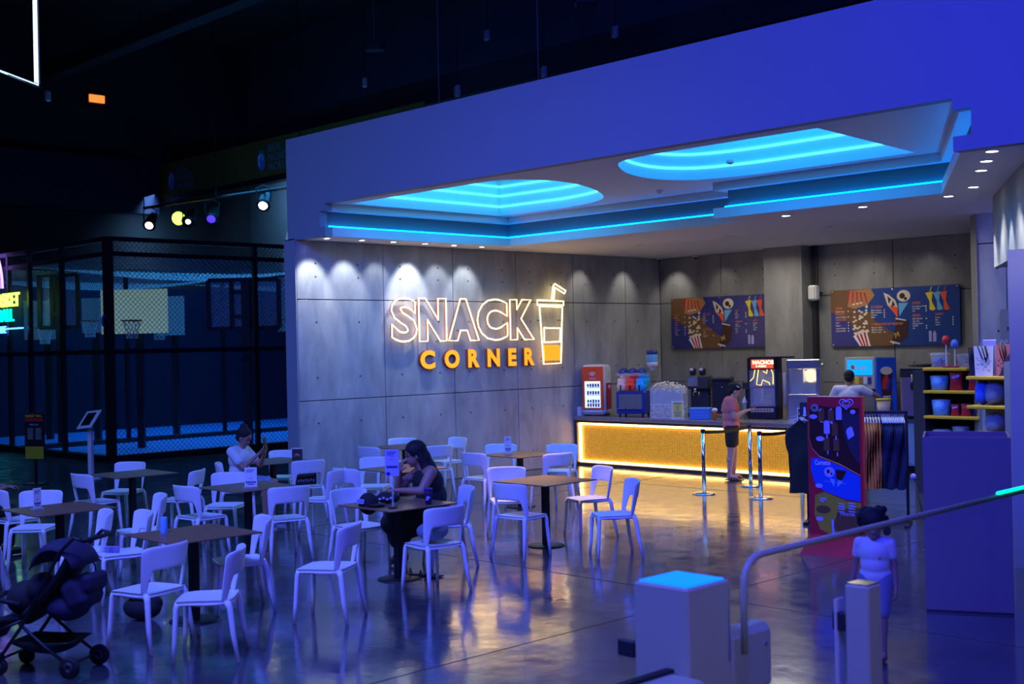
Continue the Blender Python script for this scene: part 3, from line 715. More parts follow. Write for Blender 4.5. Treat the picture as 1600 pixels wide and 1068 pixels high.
# cap with patch
t = thing('cap', 'black cap with a pale GOOD patch lying on the woman\'s table', 'hat', (-9.78, 7.5, ZT), R(-20))
m = MB(); m.sph((0, 0, .02), (.11, .10, .11), 18, 10); m.build('crown', 'blackcloth', t, True)
MB().sph((.13, .04, .018), (.09, .085, .012), 16, 6).build('brim', 'blackcloth', t, True)
f = frame((.045, -.098, .03), (.94, .34, 0), (-.1, .22, .95)); MB().prism([(-.055, 0), (.055, 0), (.055, .045), (-.055, .045)], .006, f).build('patch', 'lilac', t)
b = MB(); text(b, 'GOOD', fr_off(f, -.046, .012, .0065), .03, off=.001); b.build('patch_lettering', 'navyprint', t)
t = thing('handbag', 'black soft handbag with pale blossom print on the woman\'s table', 'bag', (-9.75, 7.72, ZT), R(30))
m = MB(); m.sph((0, 0, .055), (.13, .07, .055), 16, 10).sph((-.04, .02, .07), (.07, .05, .045)); m.build('body', 'blackcloth', t, remesh=.008)
b = MB()
for k in range(4): b.sph((-.06 + .04 * k, -.066, .05 + .012 * (k % 2)), (.018, .006, .012), 8, 6)
b.build('blossom_print', 'lilac', t)
t = thing('seat_pad', 'black patterned pad standing in the back opening of a chair by the shop wall', 'cushion', (-14.03, 9.70, .47), R(165))
MB().box((-.0, 0, .10), (.03, .30, .2), bev=.012).build('pad', 'blackcloth', t)
b = MB(); f = frame((-.016, -.0, 0), (0, -1, 0), (0, 0, 1))
for k in range(4): b.prism([(-.12, .165 - k * .014), (.12 - .02 * (k % 2), .165 - k * .014), (.12 - .02 * (k % 2), .170 - k * .014), (-.12, .170 - k * .014)], .001, f)
for k in range(7): b.prism(ellipse(-.11 + k * .036, .06 + .01 * (k % 2), .013, .018, 8), .001, f)
b.build('print', 'grey', t)
# small wooden framed menu on the phone table
t = thing('menu_box', 'small dark menu box with a pale top edge on the phone holding person\'s table', 'menu', (-14.66, 10.0, ZT), R(45))
MB().box((0, 0, .08), (.14, .06, .16), bev=.005).build('box', 'dark', t); MB().box((0, 0, .165), (.16, .07, .012)).build('top_edge', 'cream', t)
b = MB(); f = frame((0, -.031, 0), (1, 0, 0), (0, 0, 1)); b.tube([f @ Vector((.04 * math.cos(a), .05 + .04 * math.sin(a), 0)) for a in [k * math.pi / 8 for k in range(9)]], .004, 5); b.tube([f @ Vector((.022 * math.cos(a), .05 + .022 * math.sin(a), 0)) for a in [k * math.pi / 8 for k in range(9)]], .003, 5); b.build('emblem', 'brass', t)
# bags
t = thing('cloth_bag', 'pale crumpled cloth bag lying on a chair seat at the woman\'s table', 'bag', (-8.98, 7.64, .475), R(176))
m = MB(); m.sph((0, 0, .08), (.15, .16, .09), 14, 9).sph((-.08, .06, .14), (.07, .09, .06)).sph((.10, -.08, .06), (.1, .08, .06)); m.build('body', 'greycloth', t, remesh=.012)
t = thing('rucksack', 'black bag on the floor under the table nearest the stroller', 'bag', (-9.95, 5.15, 0), R(20))
m = MB(); m.sph((0, 0, .10), (.19, .13, .10), 14, 9).sph((.08, .03, .14), (.1, .1, .07)); m.build('body', 'blackcloth', t, remesh=.012); m = MB(); m.tube([(-.1, -.05, .16), (-.02, -.1, .22), (.08, -.06, .18)], .012, 6); m.build('strap', 'dark', t, True)
for (x, y, a, lb) in ((-9.62, 7.98, 30, 'black strappy sandal kicked off beside the table base'), (-9.42, 8.02, 80, 'black strappy sandal nearest the woman\'s bare foot')):
    t = thing('sandal', lb, 'shoe', (x, y, 0), R(a), 'kicked off sandals under the woman\'s table')
    MB().sph((0, 0, .012), (.12, .042, .012), 16, 6).build('sole', 'rubber', t, True); m = MB(); m.tube([(.03, -.04, .015), (.03, 0, .06), (.03, .04, .015)], .007, 6); m.tube([(-.07, -.035, .015), (-.08, 0, .08), (-.07, .035, .015)], .006, 6); m.build('strap', 'blackcloth', t, True)

# ---------------------------------------------------------------- stroller (forward = +x)
t = thing('stroller', 'black folding baby stroller with purple lit storage pouch in front of the seating', 'stroller', (-8.88, 3.86, 0), R(-146))
T_ = lambda pts, r, mb: mb.tube(pts, r, 8)
m = MB()
for s in (-.19, .19):
    T_([(-.40, s, .98), (-.33, s, 1.0), (-.22, s, .90), (.02, s, .50), (.10, s, .36), (.30, s, .10)], .013, m)
    T_([(.12, s, .38), (-.08, s, .22), (-.27, s, .09)], .012, m)
    T_([(.36, s, .30), (.10, s, .40)], .011, m)
T_([(-.27, -.19, .09), (-.27, .19, .09)], .010, m); T_([(.28, -.19, .12), (.28, .19, .12)], .010, m)
m.build('chassis', 'black', t, True)
m = MB(); T_([(-.40, -.19, .98), (-.425, -.15, .985), (-.43, 0, .985), (-.425, .15, .985), (-.40, .19, .98)], .017, m); m.build('handle', 'rubber', t, True)
m = MB(); m.grid(lambda u, v: (-.26 + .42 * v - .05 * math.sin(v * 3), -.17 + .34 * u, .86 - .46 * v - .05 * math.sin(u * math.pi) * v), 7, 9); m.build('backrest', 'blackcloth', t, True, solid=.03)
m = MB(); m.grid(lambda u, v: (.10 + .26 * v, -.17 + .34 * u, .42 - .03 * math.sin(u * math.pi) - .03 * v), 7, 5); m.build('seat', 'blackcloth', t, True, solid=.05)
m = MB(); m.grid(lambda u, v: (.36 + .10 * v, -.15 + .30 * u, .38 - .16 * v), 5, 4); m.build('footrest', 'blackcloth', t, True, solid=.025)
def hood(u, v):
    a = R(150) * v - R(15); y = -.19 + .38 * u; r = .23 - .05 * abs(2 * u - 1) ** 3
    return (-.17 + r * math.cos(a + .5) * .95 + .03, y, .72 + r * math.sin(a + .5) * 1.05)
m = MB(); m.grid(hood, 9, 11); m.build('canopy', 'purplecloth', t, True, solid=.012)
m = MB(); m.box((-.27, 0, .58), (.20, .30, .24), Matrix.Translation((-.27, 0, .58)) @ Matrix.Rotation(R(25), 4, 'Y') @ Matrix.Translation((.27, 0, -.58)), bev=.07).box((-.37, 0, .66), (.10, .26, .13), bev=.04).sph((-.16, 0, .47), (.16, .16, .10), 14, 10); m.build('storage_pouch', 'purplecloth', t, remesh=.012)
m = MB(); m.sph((.17, 0, .53), (.15, .16, .13), 14, 10).sph((.05, 0, .60), (.09, .15, .12)); m.build('seat_liner', 'blackcloth', t, remesh=.014)
m = MB(); T_([(.10, -.2, .52), (.30, -.19, .55), (.36, 0, .56), (.30, .19, .55), (.10, .2, .52)], .018, m); m.build('bumper_bar', 'rubber', t, True)
m = MB(); m.box((.14, -.12, .50), (.02, .05, .11), bev=.006); m.box((.18, -.10, .47), (.06, .04, .03), bev=.006); m.build('harness', 'red', t)
m = MB(); m.grid(lambda u, v: (-.24 + .46 * v, -.17 + .34 * u, .24 - .11 * math.sin(u * math.pi) ** .5 * math.sin(v * math.pi) ** .5), 9, 9); m.build('basket', 'blackcloth', t, True, solid=.008)
m = MB(); T_([(-.20, -.2, .82), (-.245, -.23, .73), (-.245, -.25, .52)], .007, m); m.build('strap', 'rubber', t, True)
m = MB(); m.box((-.42, -.17, .86), (.12, .012, .05), Matrix.Rotation(0, 4, 'Y'), bev=.003); m.build('name_tag', 'lilac', t)
for i, (x, y) in enumerate(((-.28, -.2), (-.28, .2), (.30, -.17), (.30, .17))):
    r = .075 if x < 0 else .062; m = MB(); M90 = Matrix.Translation((x, y, r)) @ Matrix.Rotation(R(90), 4, 'X')
    m.lathe([(r * .7, -.018), (r, -.014), (r, .014), (r * .7, .018)], 24, M90); wv = m.build('wheel', 'rubber', t, True)
    MB().lathe([(r * .62, -.02), (r * .2, -.024), (r * .2, .024), (r * .62, .02)], 16, M90).build('hub', 'dark', wv, True)
for s in (-.17, .17): MB().tube([(.30, s, .062), (.26, s, .13), (.29, s, .16)], .014, 8).build('fork', 'black', t, True)

# ---------------------------------------------------------------- rope barrier posts
def stanchion(x, y, lb):
    t = thing('queue_post', lb, 'barrier post', (x, y, 0), 0, 'chrome queue posts before the counter')
    MB().lathe([(.18, 0), (.18, .012), (.15, .022), (.04, .034)], 36).build('base', 'chrome', t, True)
    MB().cyl((0, 0, .02), (0, 0, .93), .032, n=20).build('pole', 'chrome', t, True)
    MB().lathe([(.035, .93), (.035, .97), (.03, .98)], 20).build('head', 'dark', t, True)
    return t
st1 = stanchion(-11.38, 15.08, 'chrome queue post standing apart, nearest the orange lit tables')
st2 = stanchion(-11.40, 16.32, 'chrome queue post right in front of the standing woman')
st3 = stanchion(-10.40, 15.13, 'chrome queue post nearest the camera, to the right of the standing woman')
st4 = stanchion(-10.46, 16.32, 'chrome queue post half hidden behind the black shirt')
for a, b, lb in (((-11.38, 15.08), (-11.40, 16.32), 'black belt between the two queue posts by the standing woman'), ((-10.40, 15.13), (-10.46, 16.32), 'black belt between the two queue posts by the clothes rack')):
    m = MB(); n = 12
    m.grid(lambda u, v: (a[0] + (b[0] - a[0]) * u, a[1] + .03 + (b[1] - a[1] - .06) * u, .955 - .05 * v - .02 * math.sin(u * math.pi)), n, 2)
    tag(m.build('barrier_belt', 'black', None, solid=.004), lb, 'belt', 'queue belts before the counter')
# ---------------------------------------------------------------- things on the serving counter (front = local -y)
ZW = .931
def heart(mb, fr, s, r=.006):
    """double outlined heart emblem drawn as two nested tube outlines"""
    for k in (1, .55):
        pts = []
        for i in range(24):
            a = 2 * math.pi * i / 24; x = 16 * math.sin(a) ** 3; y = 13 * math.cos(a) - 5 * math.cos(2 * a) - 2 * math.cos(3 * a) - math.cos(4 * a)
            pts.append(fr @ Vector((x / 16 * s * k, y / 16 * s * .8 * k, .002)))
        mb.tube(pts, r, 5, closed=True)
FRONT = lambda y, x=0, z=0: frame((x, y, z), (1, 0, 0), (0, 0, 1))
t = thing('display_freezer', 'small red and white ice cream freezer with a heart emblem on the counter', 'freezer', (-16.0 + .12, 17.72, ZW), R(24))
b = MB(); b.box((0, 0, .5), (.46, .46, .95), bev=.05); b.build('cabinet', 'whitep', t)
b = MB(); b.box((0, -.235, .53), (.42, .03, .82), bev=.014); d = b.build('door', 'orange_red', t)
MB().box((0, -.2515, .41), (.31, .006, .50), bev=.002).build('lit_interior', 'lit_white', d)
b = MB()
for z in (.24, .40, .54): b.box((.02, -.256, z), (.26, .006, .012))
b.build('shelf', 'whitep', d)
b = MB(); random.seed(3)
for z in (.17, .25, .41, .55):
    for k in range(5): b.box((-.09 + .052 * k, -.257, z + .035), (.036, .006, .05 + .02 * random.random()), bev=.002)
b.build('ice_cream_packet', 'navyprint', d)
b = MB(); heart(b, FRONT(-.251, 0, .80), .055, .006); b.build('heart_emblem', 'whitet', d)
b = MB(); text(b, "WALL'S", FRONT(-.2515, -.062, .70), .04, .001, .001); b.build('lettering', 'whitet', d)
MB().bx(.231, .235, -.12, .2, .12, .62).build('side_print', 'redprint', t)
b = MB(); heart(b, frame((.236, .06, .55), (0, 1, 0), (0, 0, 1)), .05, .005); b.build('side_emblem', 'whitet', t)
b = MB()
for k in range(5): b.box((.2305, .06, .70 + .03 * k), (.004, .2 - .05 * abs(k - 2), .008))
b.build('vent', 'grey', t)
for s in (-1, 1): MB().box((s * .17, 0, .012), (.05, .38, .024)).build('foot', 'black', t)

t = thing('slush_machine', 'blue three barrel slush machine with pink, red and blue drinks', 'drink machine', (-15.0 + .03, 17.74, ZW), R(24))
b = MB(); b.box((0, .02, .27), (.56, .50, .42), bev=.02); b.build('body', 'dkblue', t)
MB().box((-.0, -.235, .30), (.44, .012, .25), bev=.004).build('front_panel', 'steel', t)
b = MB()
for k in (-1, 0, 1): b.box((k * .16, -.26, .16), (.13, .07, .02), bev=.004)
b.build('drip_tray', 'steel', t)
for k, m_ in ((-1, 'slush_p'), (0, 'slush_r'), (1, 'slush_b')):
    b = MB(); b.box((k * .18, .03, .655), (.155, .46, .13), bev=.02).box((k * .18, .10, .75), (.14, .30, .07), bev=.02); b.lathe([(.01, -.03), (.07, -.03), (.085, .0), (.085, .30)], 24, Matrix.Translation((k * .18, -.20, .575)) @ Matrix.Rotation(R(-90), 4, 'X'))
    tk = b.build('tank', m_, t, True)
    MB().box((k * .18, -.25, .54), (.022, .03, .11), bev=.006).build('tap', 'black', tk)
    b = MB(); b.box((k * .18, .03, .815), (.172, .47, .01)).box((k * .18, -.20, .79), (.172, .006, .06)); b.build('clear_cover', 'glass_thin', tk)
    b = MB(); b.lathe([(.09, 0), (.085, .03), (.06, .07), (.02, .085)], 18, Matrix.Translation((k * .18, -.02, .82)) @ Matrix.Diagonal((.95, 2.3, 1, 1))); b.build('lid', 'dkblue', tk, True)
for sx in (-.22, .22):
    for sy in (-.18, .2): MB().cyl((sx, sy, 0), (sx, sy, .07), .02).build('foot', 'black', t)
t = thing('water_dispenser_bottle', 'blue soap style dispenser bottle with white funnel on the wall above the slush machine', 'dispenser', (-14.93, 18.25, 1.83))
MB().lathe([(.10, .08), (.105, .10), (.105, .30), (.095, .32), (.02, .325)], 24).build('bottle', 'skyprint', t, True); MB().lathe([(.107, .25), (.107, .30), (.098, .33)], 24).build('cap', 'dkblue', t, True)
MB().lathe([(.02, -.07), (.04, -.04), (.05, 0), (.09, .02), (.11, .09), (.105, .10)], 24).build('funnel', 'whitep', t, True)
MB().box((-.12, .02, .17), (.04, .06, .2), bev=.008).build('clip', 'whitep', t)
MB().tube([(0, .10, .02), (.0, .14, .0), (0, .16, -.9)], .014, 8).build('stand', 'steel', t)
# popcorn bin
t = thing('popcorn_bin', 'clear acrylic bin heaped with popcorn beside the slush machine', 'container', (-14.22, 17.85, ZW), R(24))
b = MB(); 
for x0, x1, y0, y1 in ((-.3, .3, -.2, -.195), (-.3, .3, .195, .2), (-.3, -.295, -.2, .2), (.295, .3, -.2, .2)): b.bx(x0, x1, y0, y1, 0, .54)
b.build('panel', 'glass_thin', t)
MB().bx(-.3, .3, -.205, -.198, .23, .245).bx(-.3, .3, -.205, -.198, 0, .012).bx(-.3, -.29, -.205, -.2, 0, .54).bx(.29, .3, -.205, -.2, 0, .54).build('edge', 'whitep', t)
b = MB(); random.seed(5)
for k in range(420):
    x = random.uniform(-.28, .27); y = random.uniform(-.18, .18); layer = random.random()
    z = random.uniform(.02, .2) if layer < .5 else random.uniform(.50, .66) - abs(x + .05) * .25
    r = random.uniform(.016, .027); b.sph((x, y, z), (r, r * .9, r * .8), 6, 4)
p = b.build('popcorn', 'corn', t); p['kind'] = 'stuff'
b = MB()
for k in range(28):
    x = -.28 + .0205 * k; b.lathe([(.022, 0), (.016, .0)], 3, Matrix.Translation((x, .1, .3)))
MB().bx(-.28, .28, -.05, -.045, .26, .50).build('cup_rack', 'glass_thin', t)
for k in range(9):
    b = MB(); b.lathe([(.022, .25), (.03, .47)], 12, Matrix.Translation((-.25 + .062 * k, -.1, 0))); b.build('stacked_cup', 'glass_thin', t, True)
# yellow notice
pt = PZ(1060, 650, .93)
t = thing('notice_stand', 'yellow notice in a white frame standing on the counter', 'sign', (-13.74, 17.48, ZW), R(35))
fr = frame((0, 0, 0), (1, 0, 0), (0, .12, 1))
MB().prism([(-.105, 0), (.105, 0), (.105, .32), (-.105, .32)], .012, fr).build('frame', 'whitet', t)
MB().prism([(-.09, .015), (.09, .015), (.09, .305), (-.09, .305)], .002, fr_off(fr, 0, 0, .0125)).build('sheet', 'yellowp', t)
b = MB()
for k, (wd, z) in enumerate(((.07, .28), (.055, .26), (.03, .22), (.03, .19), (.03, .16), (.07, .12), (.055, .09), (.05, .065), (.06, .045))): b.prism([(-wd, z), (wd, z), (wd, z + .011), (-wd, z + .011)], .001, fr_off(fr, 0, 0, .015))
b.build('print', 'navyprint', t)
# coffee machine with two hoppers
t = thing('coffee_machine', 'black and silver coffee machine with two bean hoppers', 'coffee machine', (-13.98, 18.45, ZW), R(24))
b = MB(); b.box((0, .02, .62), (.42, .34, .24), bev=.02).box((0, .12, .30), (.36, .14, .5), bev=.02).box((0, 0, .03), (.44, .38, .06), bev=.01); b.build('body', 'dark', t)
MB().box((-.09, -.155, .64), (.2, .02, .18), bev=.008).build('control_panel', 'steel', t); MB().box((-.11, -.167, .67), (.07, .004, .04)).build('display', 'bluep', t)
for s in (-.12, .06):
    b = MB(); b.box((s, .02, .82), (.11, .14, .14), bev=.03); hp = b.build('hopper', 'black', t); MB().box((s - .01, -.055, .86), (.06, .01, .045), bev=.004).build('lid_badge', 'whitet', hp)
b = MB(); b.cyl((-.05, -.12, .44), (-.05, -.12, .52), .03).cyl((-.08, -.13, .38), (-.08, -.13, .45), .008).cyl((.02, -.13, .38), (.02, -.13, .45), .008); b.build('spout', 'chrome', t, True)
t = thing('grinder', 'tall black box machine behind the paper cup stacks', 'coffee grinder', (-13.50, 18.52, ZW), R(24))
MB().box((0, 0, .36), (.34, .36, .60), bev=.02).build('body', 'black', t); MB().box((0, -.02, .69), (.36, .4, .06), bev=.015).build('lid', 'dark', t); MB().box((.02, -.183, .54), (.02, .004, .015)).build('light', 'whitet', t)
t = thing('shelf_box', 'low black appliance behind the tallest paper cup stack', 'appliance', (-13.02, 18.8, ZW), R(24))
MB().box((0, 0, .56), (.36, .3, .13), bev=.012).build('top', 'dark', t); MB().box((0, .05, .25), (.3, .18, .5), bev=.01).build('body', 'black', t)
# paper cup stacks
for i, (u, n, lb) in enumerate(((1098, 7, 'shortest stack of paper cups, half behind the blue box'), (1105, 13, 'tallest stack of brown patterned paper cups'), (1113, 10, 'middle height stack of brown patterned paper cups'))):
    p = PZ(u, 636, 1.05); t = thing('cup_stack', lb, 'cups', (p.x, p.y, .94), 0, 'paper cup stacks on the counter')
    for k in range(n):
        MB().lathe([(.028, .035 * k), (.040, .035 * k + .088), (.042, .035 * k + .092)], 14).build('paper_cup', ('tanprint', 'cream')[k % 2 if i else 1], t, True)
# blue box
t = thing('napkin_box', 'bright blue plastic box on the counter beside the standing woman', 'box', (-13.33, 17.62, ZW), R(24))
MB().box((0, 0, .095), (.36, .24, .19), bev=.012).build('box', 'bluep', t); MB().box((0, 0, .195), (.37, .25, .018), bev=.006).build('lid', 'skyprint', t)
b = MB(); [b.box((0, -.121, .05 + k * .05), (.34, .003, .004)) for k in range(3)]; b.build('groove', 'dkblue', t)
# display dessert cups with swirls
for i, (x, y, m_, lb) in enumerate(((-12.98, 17.55, 'oranget', 'orange display cup topped with white foam'), (-12.86, 17.66, 'glass_thin', 'clear display cup topped with white foam'), (-12.74, 17.55, 'dkblue', 'blue display cup topped with white foam'),
        (-13.0, 18.0, 'glass_thin', 'clear tall cup with a white swirl, nearest the paper cups'), (-12.9, 18.05, 'yellowp', 'clear tall cup with a yellow white swirl'), (-12.7, 18.05, 'glass_thin', 'clear tall cup with a white swirl by the woman\'s neck'))):
    t = thing('display_cup', lb, 'cup', (x, y, ZW + (.0 if i < 3 else .16)), 0, 'display cups on the counter')
    h = .15 if i < 3 else .12
    MB().lathe([(.03, 0), (.042, h), (.044, h + .006)], 16).build('cup', m_ if m_ != 'yellowp' else 'glass_thin', t, True)
    b = MB(); b.lathe([(.042, h), (.048, h + .02), (.03, h + .045), (.034, h + .055), (.012, h + .085), (.004, h + .12)] if i > 2 else [(.044, h), (.052, h + .02), (.045, h + .045), (.01, h + .06)], 14); b.build('foam', 'cream' if m_ == 'yellowp' else 'whitet', t, True)
t = thing('cup_shelf', 'small clear tray shelf holding the tall display cups', 'shelf', (-12.86, 18.05, ZW)); MB().box((0, 0, .15), (.46, .2, .012)).build('board', 'glass', t)
for s in (-.2, .2): MB().box((s, 0, .072), (.01, .18, .144)).build('leg', 'glass', t)
# nacho case
t = thing('nacho_warmer', 'black glass warming case with a lit red NACHOS sign', 'food warmer', (-12.47, 18.35, ZW), R(26))
b = MB(); b.bx(-.27, -.24, -.22, .22, .0, 1.06).bx(.20, .27, -.22, .22, 0, 1.06).bx(-.27, .27, -.22, .22, .86, 1.06).bx(-.27, .27, .19, .22, .2, 1.0).bx(-.27, .27, -.22, .22, .0, .22).bx(-.27, .5, .0, .22, 1.05, 1.08); b.build('case', 'black', t)
MB().bx(-.24, .20, -.215, -.19, .54, .58).build('bar', 'steel', t); MB().bx(-.24, .2, -.235, -.20, .22, .235).build('sill', 'steel', t)
MB().bx(-.235, .195, -.20, -.198, .235, .86).build('pane', 'glass_thin', t)
MB().bx(-.235, .195, .17, .188, .24, .86).build('case_back', 'steel', t)
MB().bx(-.20, .18, -.232, -.22, .885, 1.035, bev=.003).build('sign_face', 'lit_red', t)
b = MB(); text(b, 'NACHOS', FRONT(-.2335, -.178, .955), .092, .001, .003, sx=.95); text(b, '& CHEESE', FRONT(-.2335, -.12, .905), .042, .001, .001); b.build('lettering', 'lit_text', t)
b = MB(); f_ = FRONT(-.196)
for pts in ([(-.14, .86), (-.17, .72), (-.23, .66)], [(-.08, .86), (-.12, .60), (-.04, .585), (-.01, .68), (.10, .63), (.11, .59)], [(.0, .83), (.06, .79), (.07, .86)], [(.14, .86), (.17, .78), (.165, .60)]): b.tube([f_ @ Vector((x, y, 0)) for x, y in pts], .0065, 5)
b.build('neon_outline', 'lit_yellow', t)
b = MB(); b.box((.05, .0, .30), (.15, .2, .12), bev=.01); b.build('nacho_tray', 'tanprint', t); b = MB(); random.seed(9)
for k in range(26): x, y, z = random.uniform(-.02, .13), random.uniform(-.1, .1), random.uniform(.36, .41); b.prism([(-.03, -.02), (.03, -.02), (0, .035)], .004, Matrix.Translation((x, y, z)) @ Matrix.Rotation(random.random() * 6, 4, (random.random(), random.random(), 1)))
p = b.build('nacho_chips', 'yellowp', t); p['kind'] = 'stuff'
MB().box((-.05, 0, .42), (.05, .05, .26), bev=.008).build('pump', 'cream', t)
MB().bx(-.22, .17, -.232, -.22, .12, .185).build('control_strip', 'lampoff', t); b = MB(); [b.box((-.19 + .05 * k, -.233, .152), (.03, .004, .03)) for k in range(7)]; b.build('button', 'redprint', t)
# popcorn machine
t = thing('popcorn_machine', 'steel popcorn machine with a warm lit glass case', 'popcorn machine', (-11.98, 18.85, ZW), R(26))
b = MB(); b.bx(-.28, .28, -.25, .25, .0, .42, bev=.01).bx(-.28, .28, -.25, .25, .86, 1.02, bev=.01).bx(-.28, -.25, -.25, .25, .42, .86).bx(.22, .28, -.25, .25, .42, .86).bx(-.28, .28, .22, .25, .42, .86); b.build('cabinet', 'steel', t)
b = MB(); b.lathe([(.03, .62), (.09, .64), (.10, .80), (.05, .83)], 18, Matrix.Translation((.10, .05, 0))); b.build('kettle', 'lit_warm', t, True)  # kettle glows by itself, warm case light put into its surface
MB().bx(.0, .2, -.1, .18, .60, .615).build('kettle_shelf', 'chrome', t); MB().bx(-.02, .0, -.22, .2, .42, .86).build('divider', 'steel', t); MB().bx(-.24, .21, -.248, -.245, .43, .86).build('pane', 'glass_thin', t)
MB().bx(-.1, .15, -.1, .1, .848, .86).build('case_lamp', 'lit_warm', t); b = MB(); b.lathe([(.03, 0), (.03, .05)], 12, Matrix.Translation((.30, -.2, .92)) @ Matrix.Rotation(R(90), 4, 'Y')); b.build('knob', 'chrome', t, True)
MB().tube([(-.33, -.2, .22), (-.33, -.2, .80)], .025, 10).build('pipe', 'whitep', t, True)
for (x, y, w_, h, m_, lb) in ((-11.28, 17.62, .13, .24, 'lampoff', 'small black and white card frame at the far end of the counter'), (-11.05, 17.66, .2, .34, 'whitet', 'taller white printed card beside the small framed one')):
    t = thing('counter_card', lb, 'sign', (x, y, ZW), R(38), 'printed cards at the far end of the counter')
    MB().box((0, 0, h / 2), (w_, .012, h), bev=.002).build('card', 'whitet', t); b = MB()
    if w_ < .15: b.bx(-w_ / 2 + .012, w_ / 2 - .012, -.009, -.0065, .012, h - .012); b.build('print', 'dark', t); b = MB(); b.lathe([(.032, 0), (.032, .002)], 16, frame((0.01, -.0095, .06), (1, 0, 0), (0, 0, 1))); b.build('badge', 'whitet', t)
    else:
        for k in range(6): b.box((-.06 + .06 * (k % 3), -.0075, .11 + .08 * (k // 3)), (.026, .003, .03))
        b.box((-.03, -.0075, .26), (.1, .003, .008)); b.box((.04, -.0075, .30), (.08, .003, .01)); b.build('print', 'dark', t)
t = thing('clear_tray', 'clear plastic tub standing on the counter by the worker', 'tub', (-10.95, 17.85, ZW)); 
b = MB(); b.bx(-.24, .24, -.13, -.125, 0, .42).bx(-.24, -.235, -.13, .13, 0, .42).bx(.235, .24, -.13, .13, 0, .42); b.build('wall', 'glass_thin', t); MB().tube([(-.25, -.14, .42), (.25, -.14, .42), (.25, .14, .42), (-.25, .14, .42)], .008, 6, closed=True).build('rim', 'whitet', t)
t = thing('prep_sink', 'low steel prep worktop behind the serving counter', 'worktop', (-12.4, 18.8, 0)); MB().bx(-.75, .82, -.55, .5, .86, .925, bev=.005).build('worktop', 'steel', t); MB().bx(-.7, .78, -.5, .45, 0, .86).build('cabinet', 'grey', t)
t = thing('side_worktop', 'steel prep worktop under the coffee machine', 'worktop', (-14.2, 18.7, 0)); MB().bx(-1.6, 1.04, -.6, .5, .86, .925, bev=.005).build('worktop', 'steel', t); MB().bx(-1.5, 1.0, -.5, .45, 0, .86).build('cabinet', 'grey', t)

# ---------------------------------------------------------------- drink machines on the back counter
t = thing('soda_dispenser', 'grey soda dispenser with a bright blue lit screen and five flavour buttons', 'drink machine', (-11.30, 19.65, 1.42), R(14))
MB().box((0, .0, .27), (.50, .36, .56), bev=.03).build('housing', 'grey', t); MB().box((0, -.185, .27), (.52, .03, .56), bev=.014).build('bezel', 'lampoff', t)
MB().bx(-.22, .22, -.206, -.2, .235, .50).build('screen', 'screen', t); b = MB(); text(b, 'pepsi', FRONT(-.2065, -.06, .345), .085, .001, .002); b.build('lettering', 'whitet', t)
b = MB(); b.lathe([(.045, 0), (.045, .002)], 20, FRONT(-.2065, -.12, .375)); b.build('round_emblem', 'whitet', t); b = MB(); b.prism([(.03 * math.cos(a), .03 * math.sin(a)) for a in [k * math.pi / 8 for k in range(9)]], .002, FRONT(-.209, -.12, .377)); b.build('emblem_top', 'red', t); b = MB(); b.prism([(.03 * math.cos(a), -.012 - .02 * math.sin(a)) for a in [k * math.pi / 8 for k in range(9)]], .002, FRONT(-.209, -.12, .377)); b.build('emblem_bottom', 'blueprint', t)
for k, m_ in enumerate(('court', 'yellowp', 'tanprint', 'whitet', 'dkblue')): MB().box((-.13 + .075 * k, -.205, .14), (.06, .01, .12), bev=.003).build('flavour_button', m_ if k else 'olive', t)
MB().box((0, -.1, -.04), (.4, .2, .06), bev=.01).build('nozzle_block', 'black', t); MB().box((0, .1, -.26), (.46, .16, .48), bev=.01).build('splash_back', 'steel', t)
MB().box((0, -.05, -.485), (.46, .4, .03), bev=.006).build('drip_tray', 'dark', t)
t = thing('drink_poster_cabinet', 'tall blue panel printed with a giant dark drink cup', 'drink cabinet', (-10.86, 19.62, .93), R(38))
MB().box((0, 0, .53), (.34, .28, 1.0), bev=.012).build('cabinet', 'blueprint', t)
f_ = FRONT(-.1425)
b = MB(); b.prism([(-.10, .78), (.10, .78), (.07, .12), (-.07, .12)], .003, f_); b.build('cup_print', 'chocprint', t); b = MB(); b.prism(ellipse(0, .80, .10, .07, 20), .004, f_); b.build('foam_print', 'cream', t)
b = MB(); b.prism(ellipse(-.02, .60, .05, .13, 20, -.2), .005, f_); b.build('emblem_print', 'red', t); b = MB(); b.prism(ellipse(.035, .56, .03, .12, 16, -.3), .006, f_); b.build('emblem_lower', 'dkblue', t); b = MB(); text(b, 'pepsi', fr_off(f_, -.06, .34, .006), .06, 0, .002); b.build('lettering', 'whitet', t)
t = thing('soft_serve_machine', 'steel soft serve machine with three levers and a green display', 'ice cream machine', (-10.28, 19.68, .93), R(26))
MB().box((0, 0, .36), (.56, .44, .72), bev=.03).build('body', 'steel', t); MB().box((0, 0, .76), (.58, .46, .14), bev=.02).build('head', 'dark', t); MB().box((0, -.02, .845), (.60, .48, .03), bev=.01).build('top_rim', 'steel', t)
MB().box((.0, -.235, .77), (.10, .01, .05)).build('display', 'green_lcd', t); MB().box((.02, -.27, .56), (.28, .1, .12), bev=.02).build('tap_block', 'black', t)
for k in range(3): MB().cyl((-.09 + .08 * k, -.30, .60), (-.09 + .08 * k, -.31, .74), .012).build('lever', 'whitep', t, True)
b = MB(); [b.lathe([(.015, 0), (.012, -.03)], 10, Matrix.Translation((-.09 + .05 * k, -.31, .51))) for k in range(5)]; b.build('nozzle', 'black', t)
MB().box((0, -.25, .04), (.5, .14, .03), bev=.008).build('drip_tray', 'dark', t)
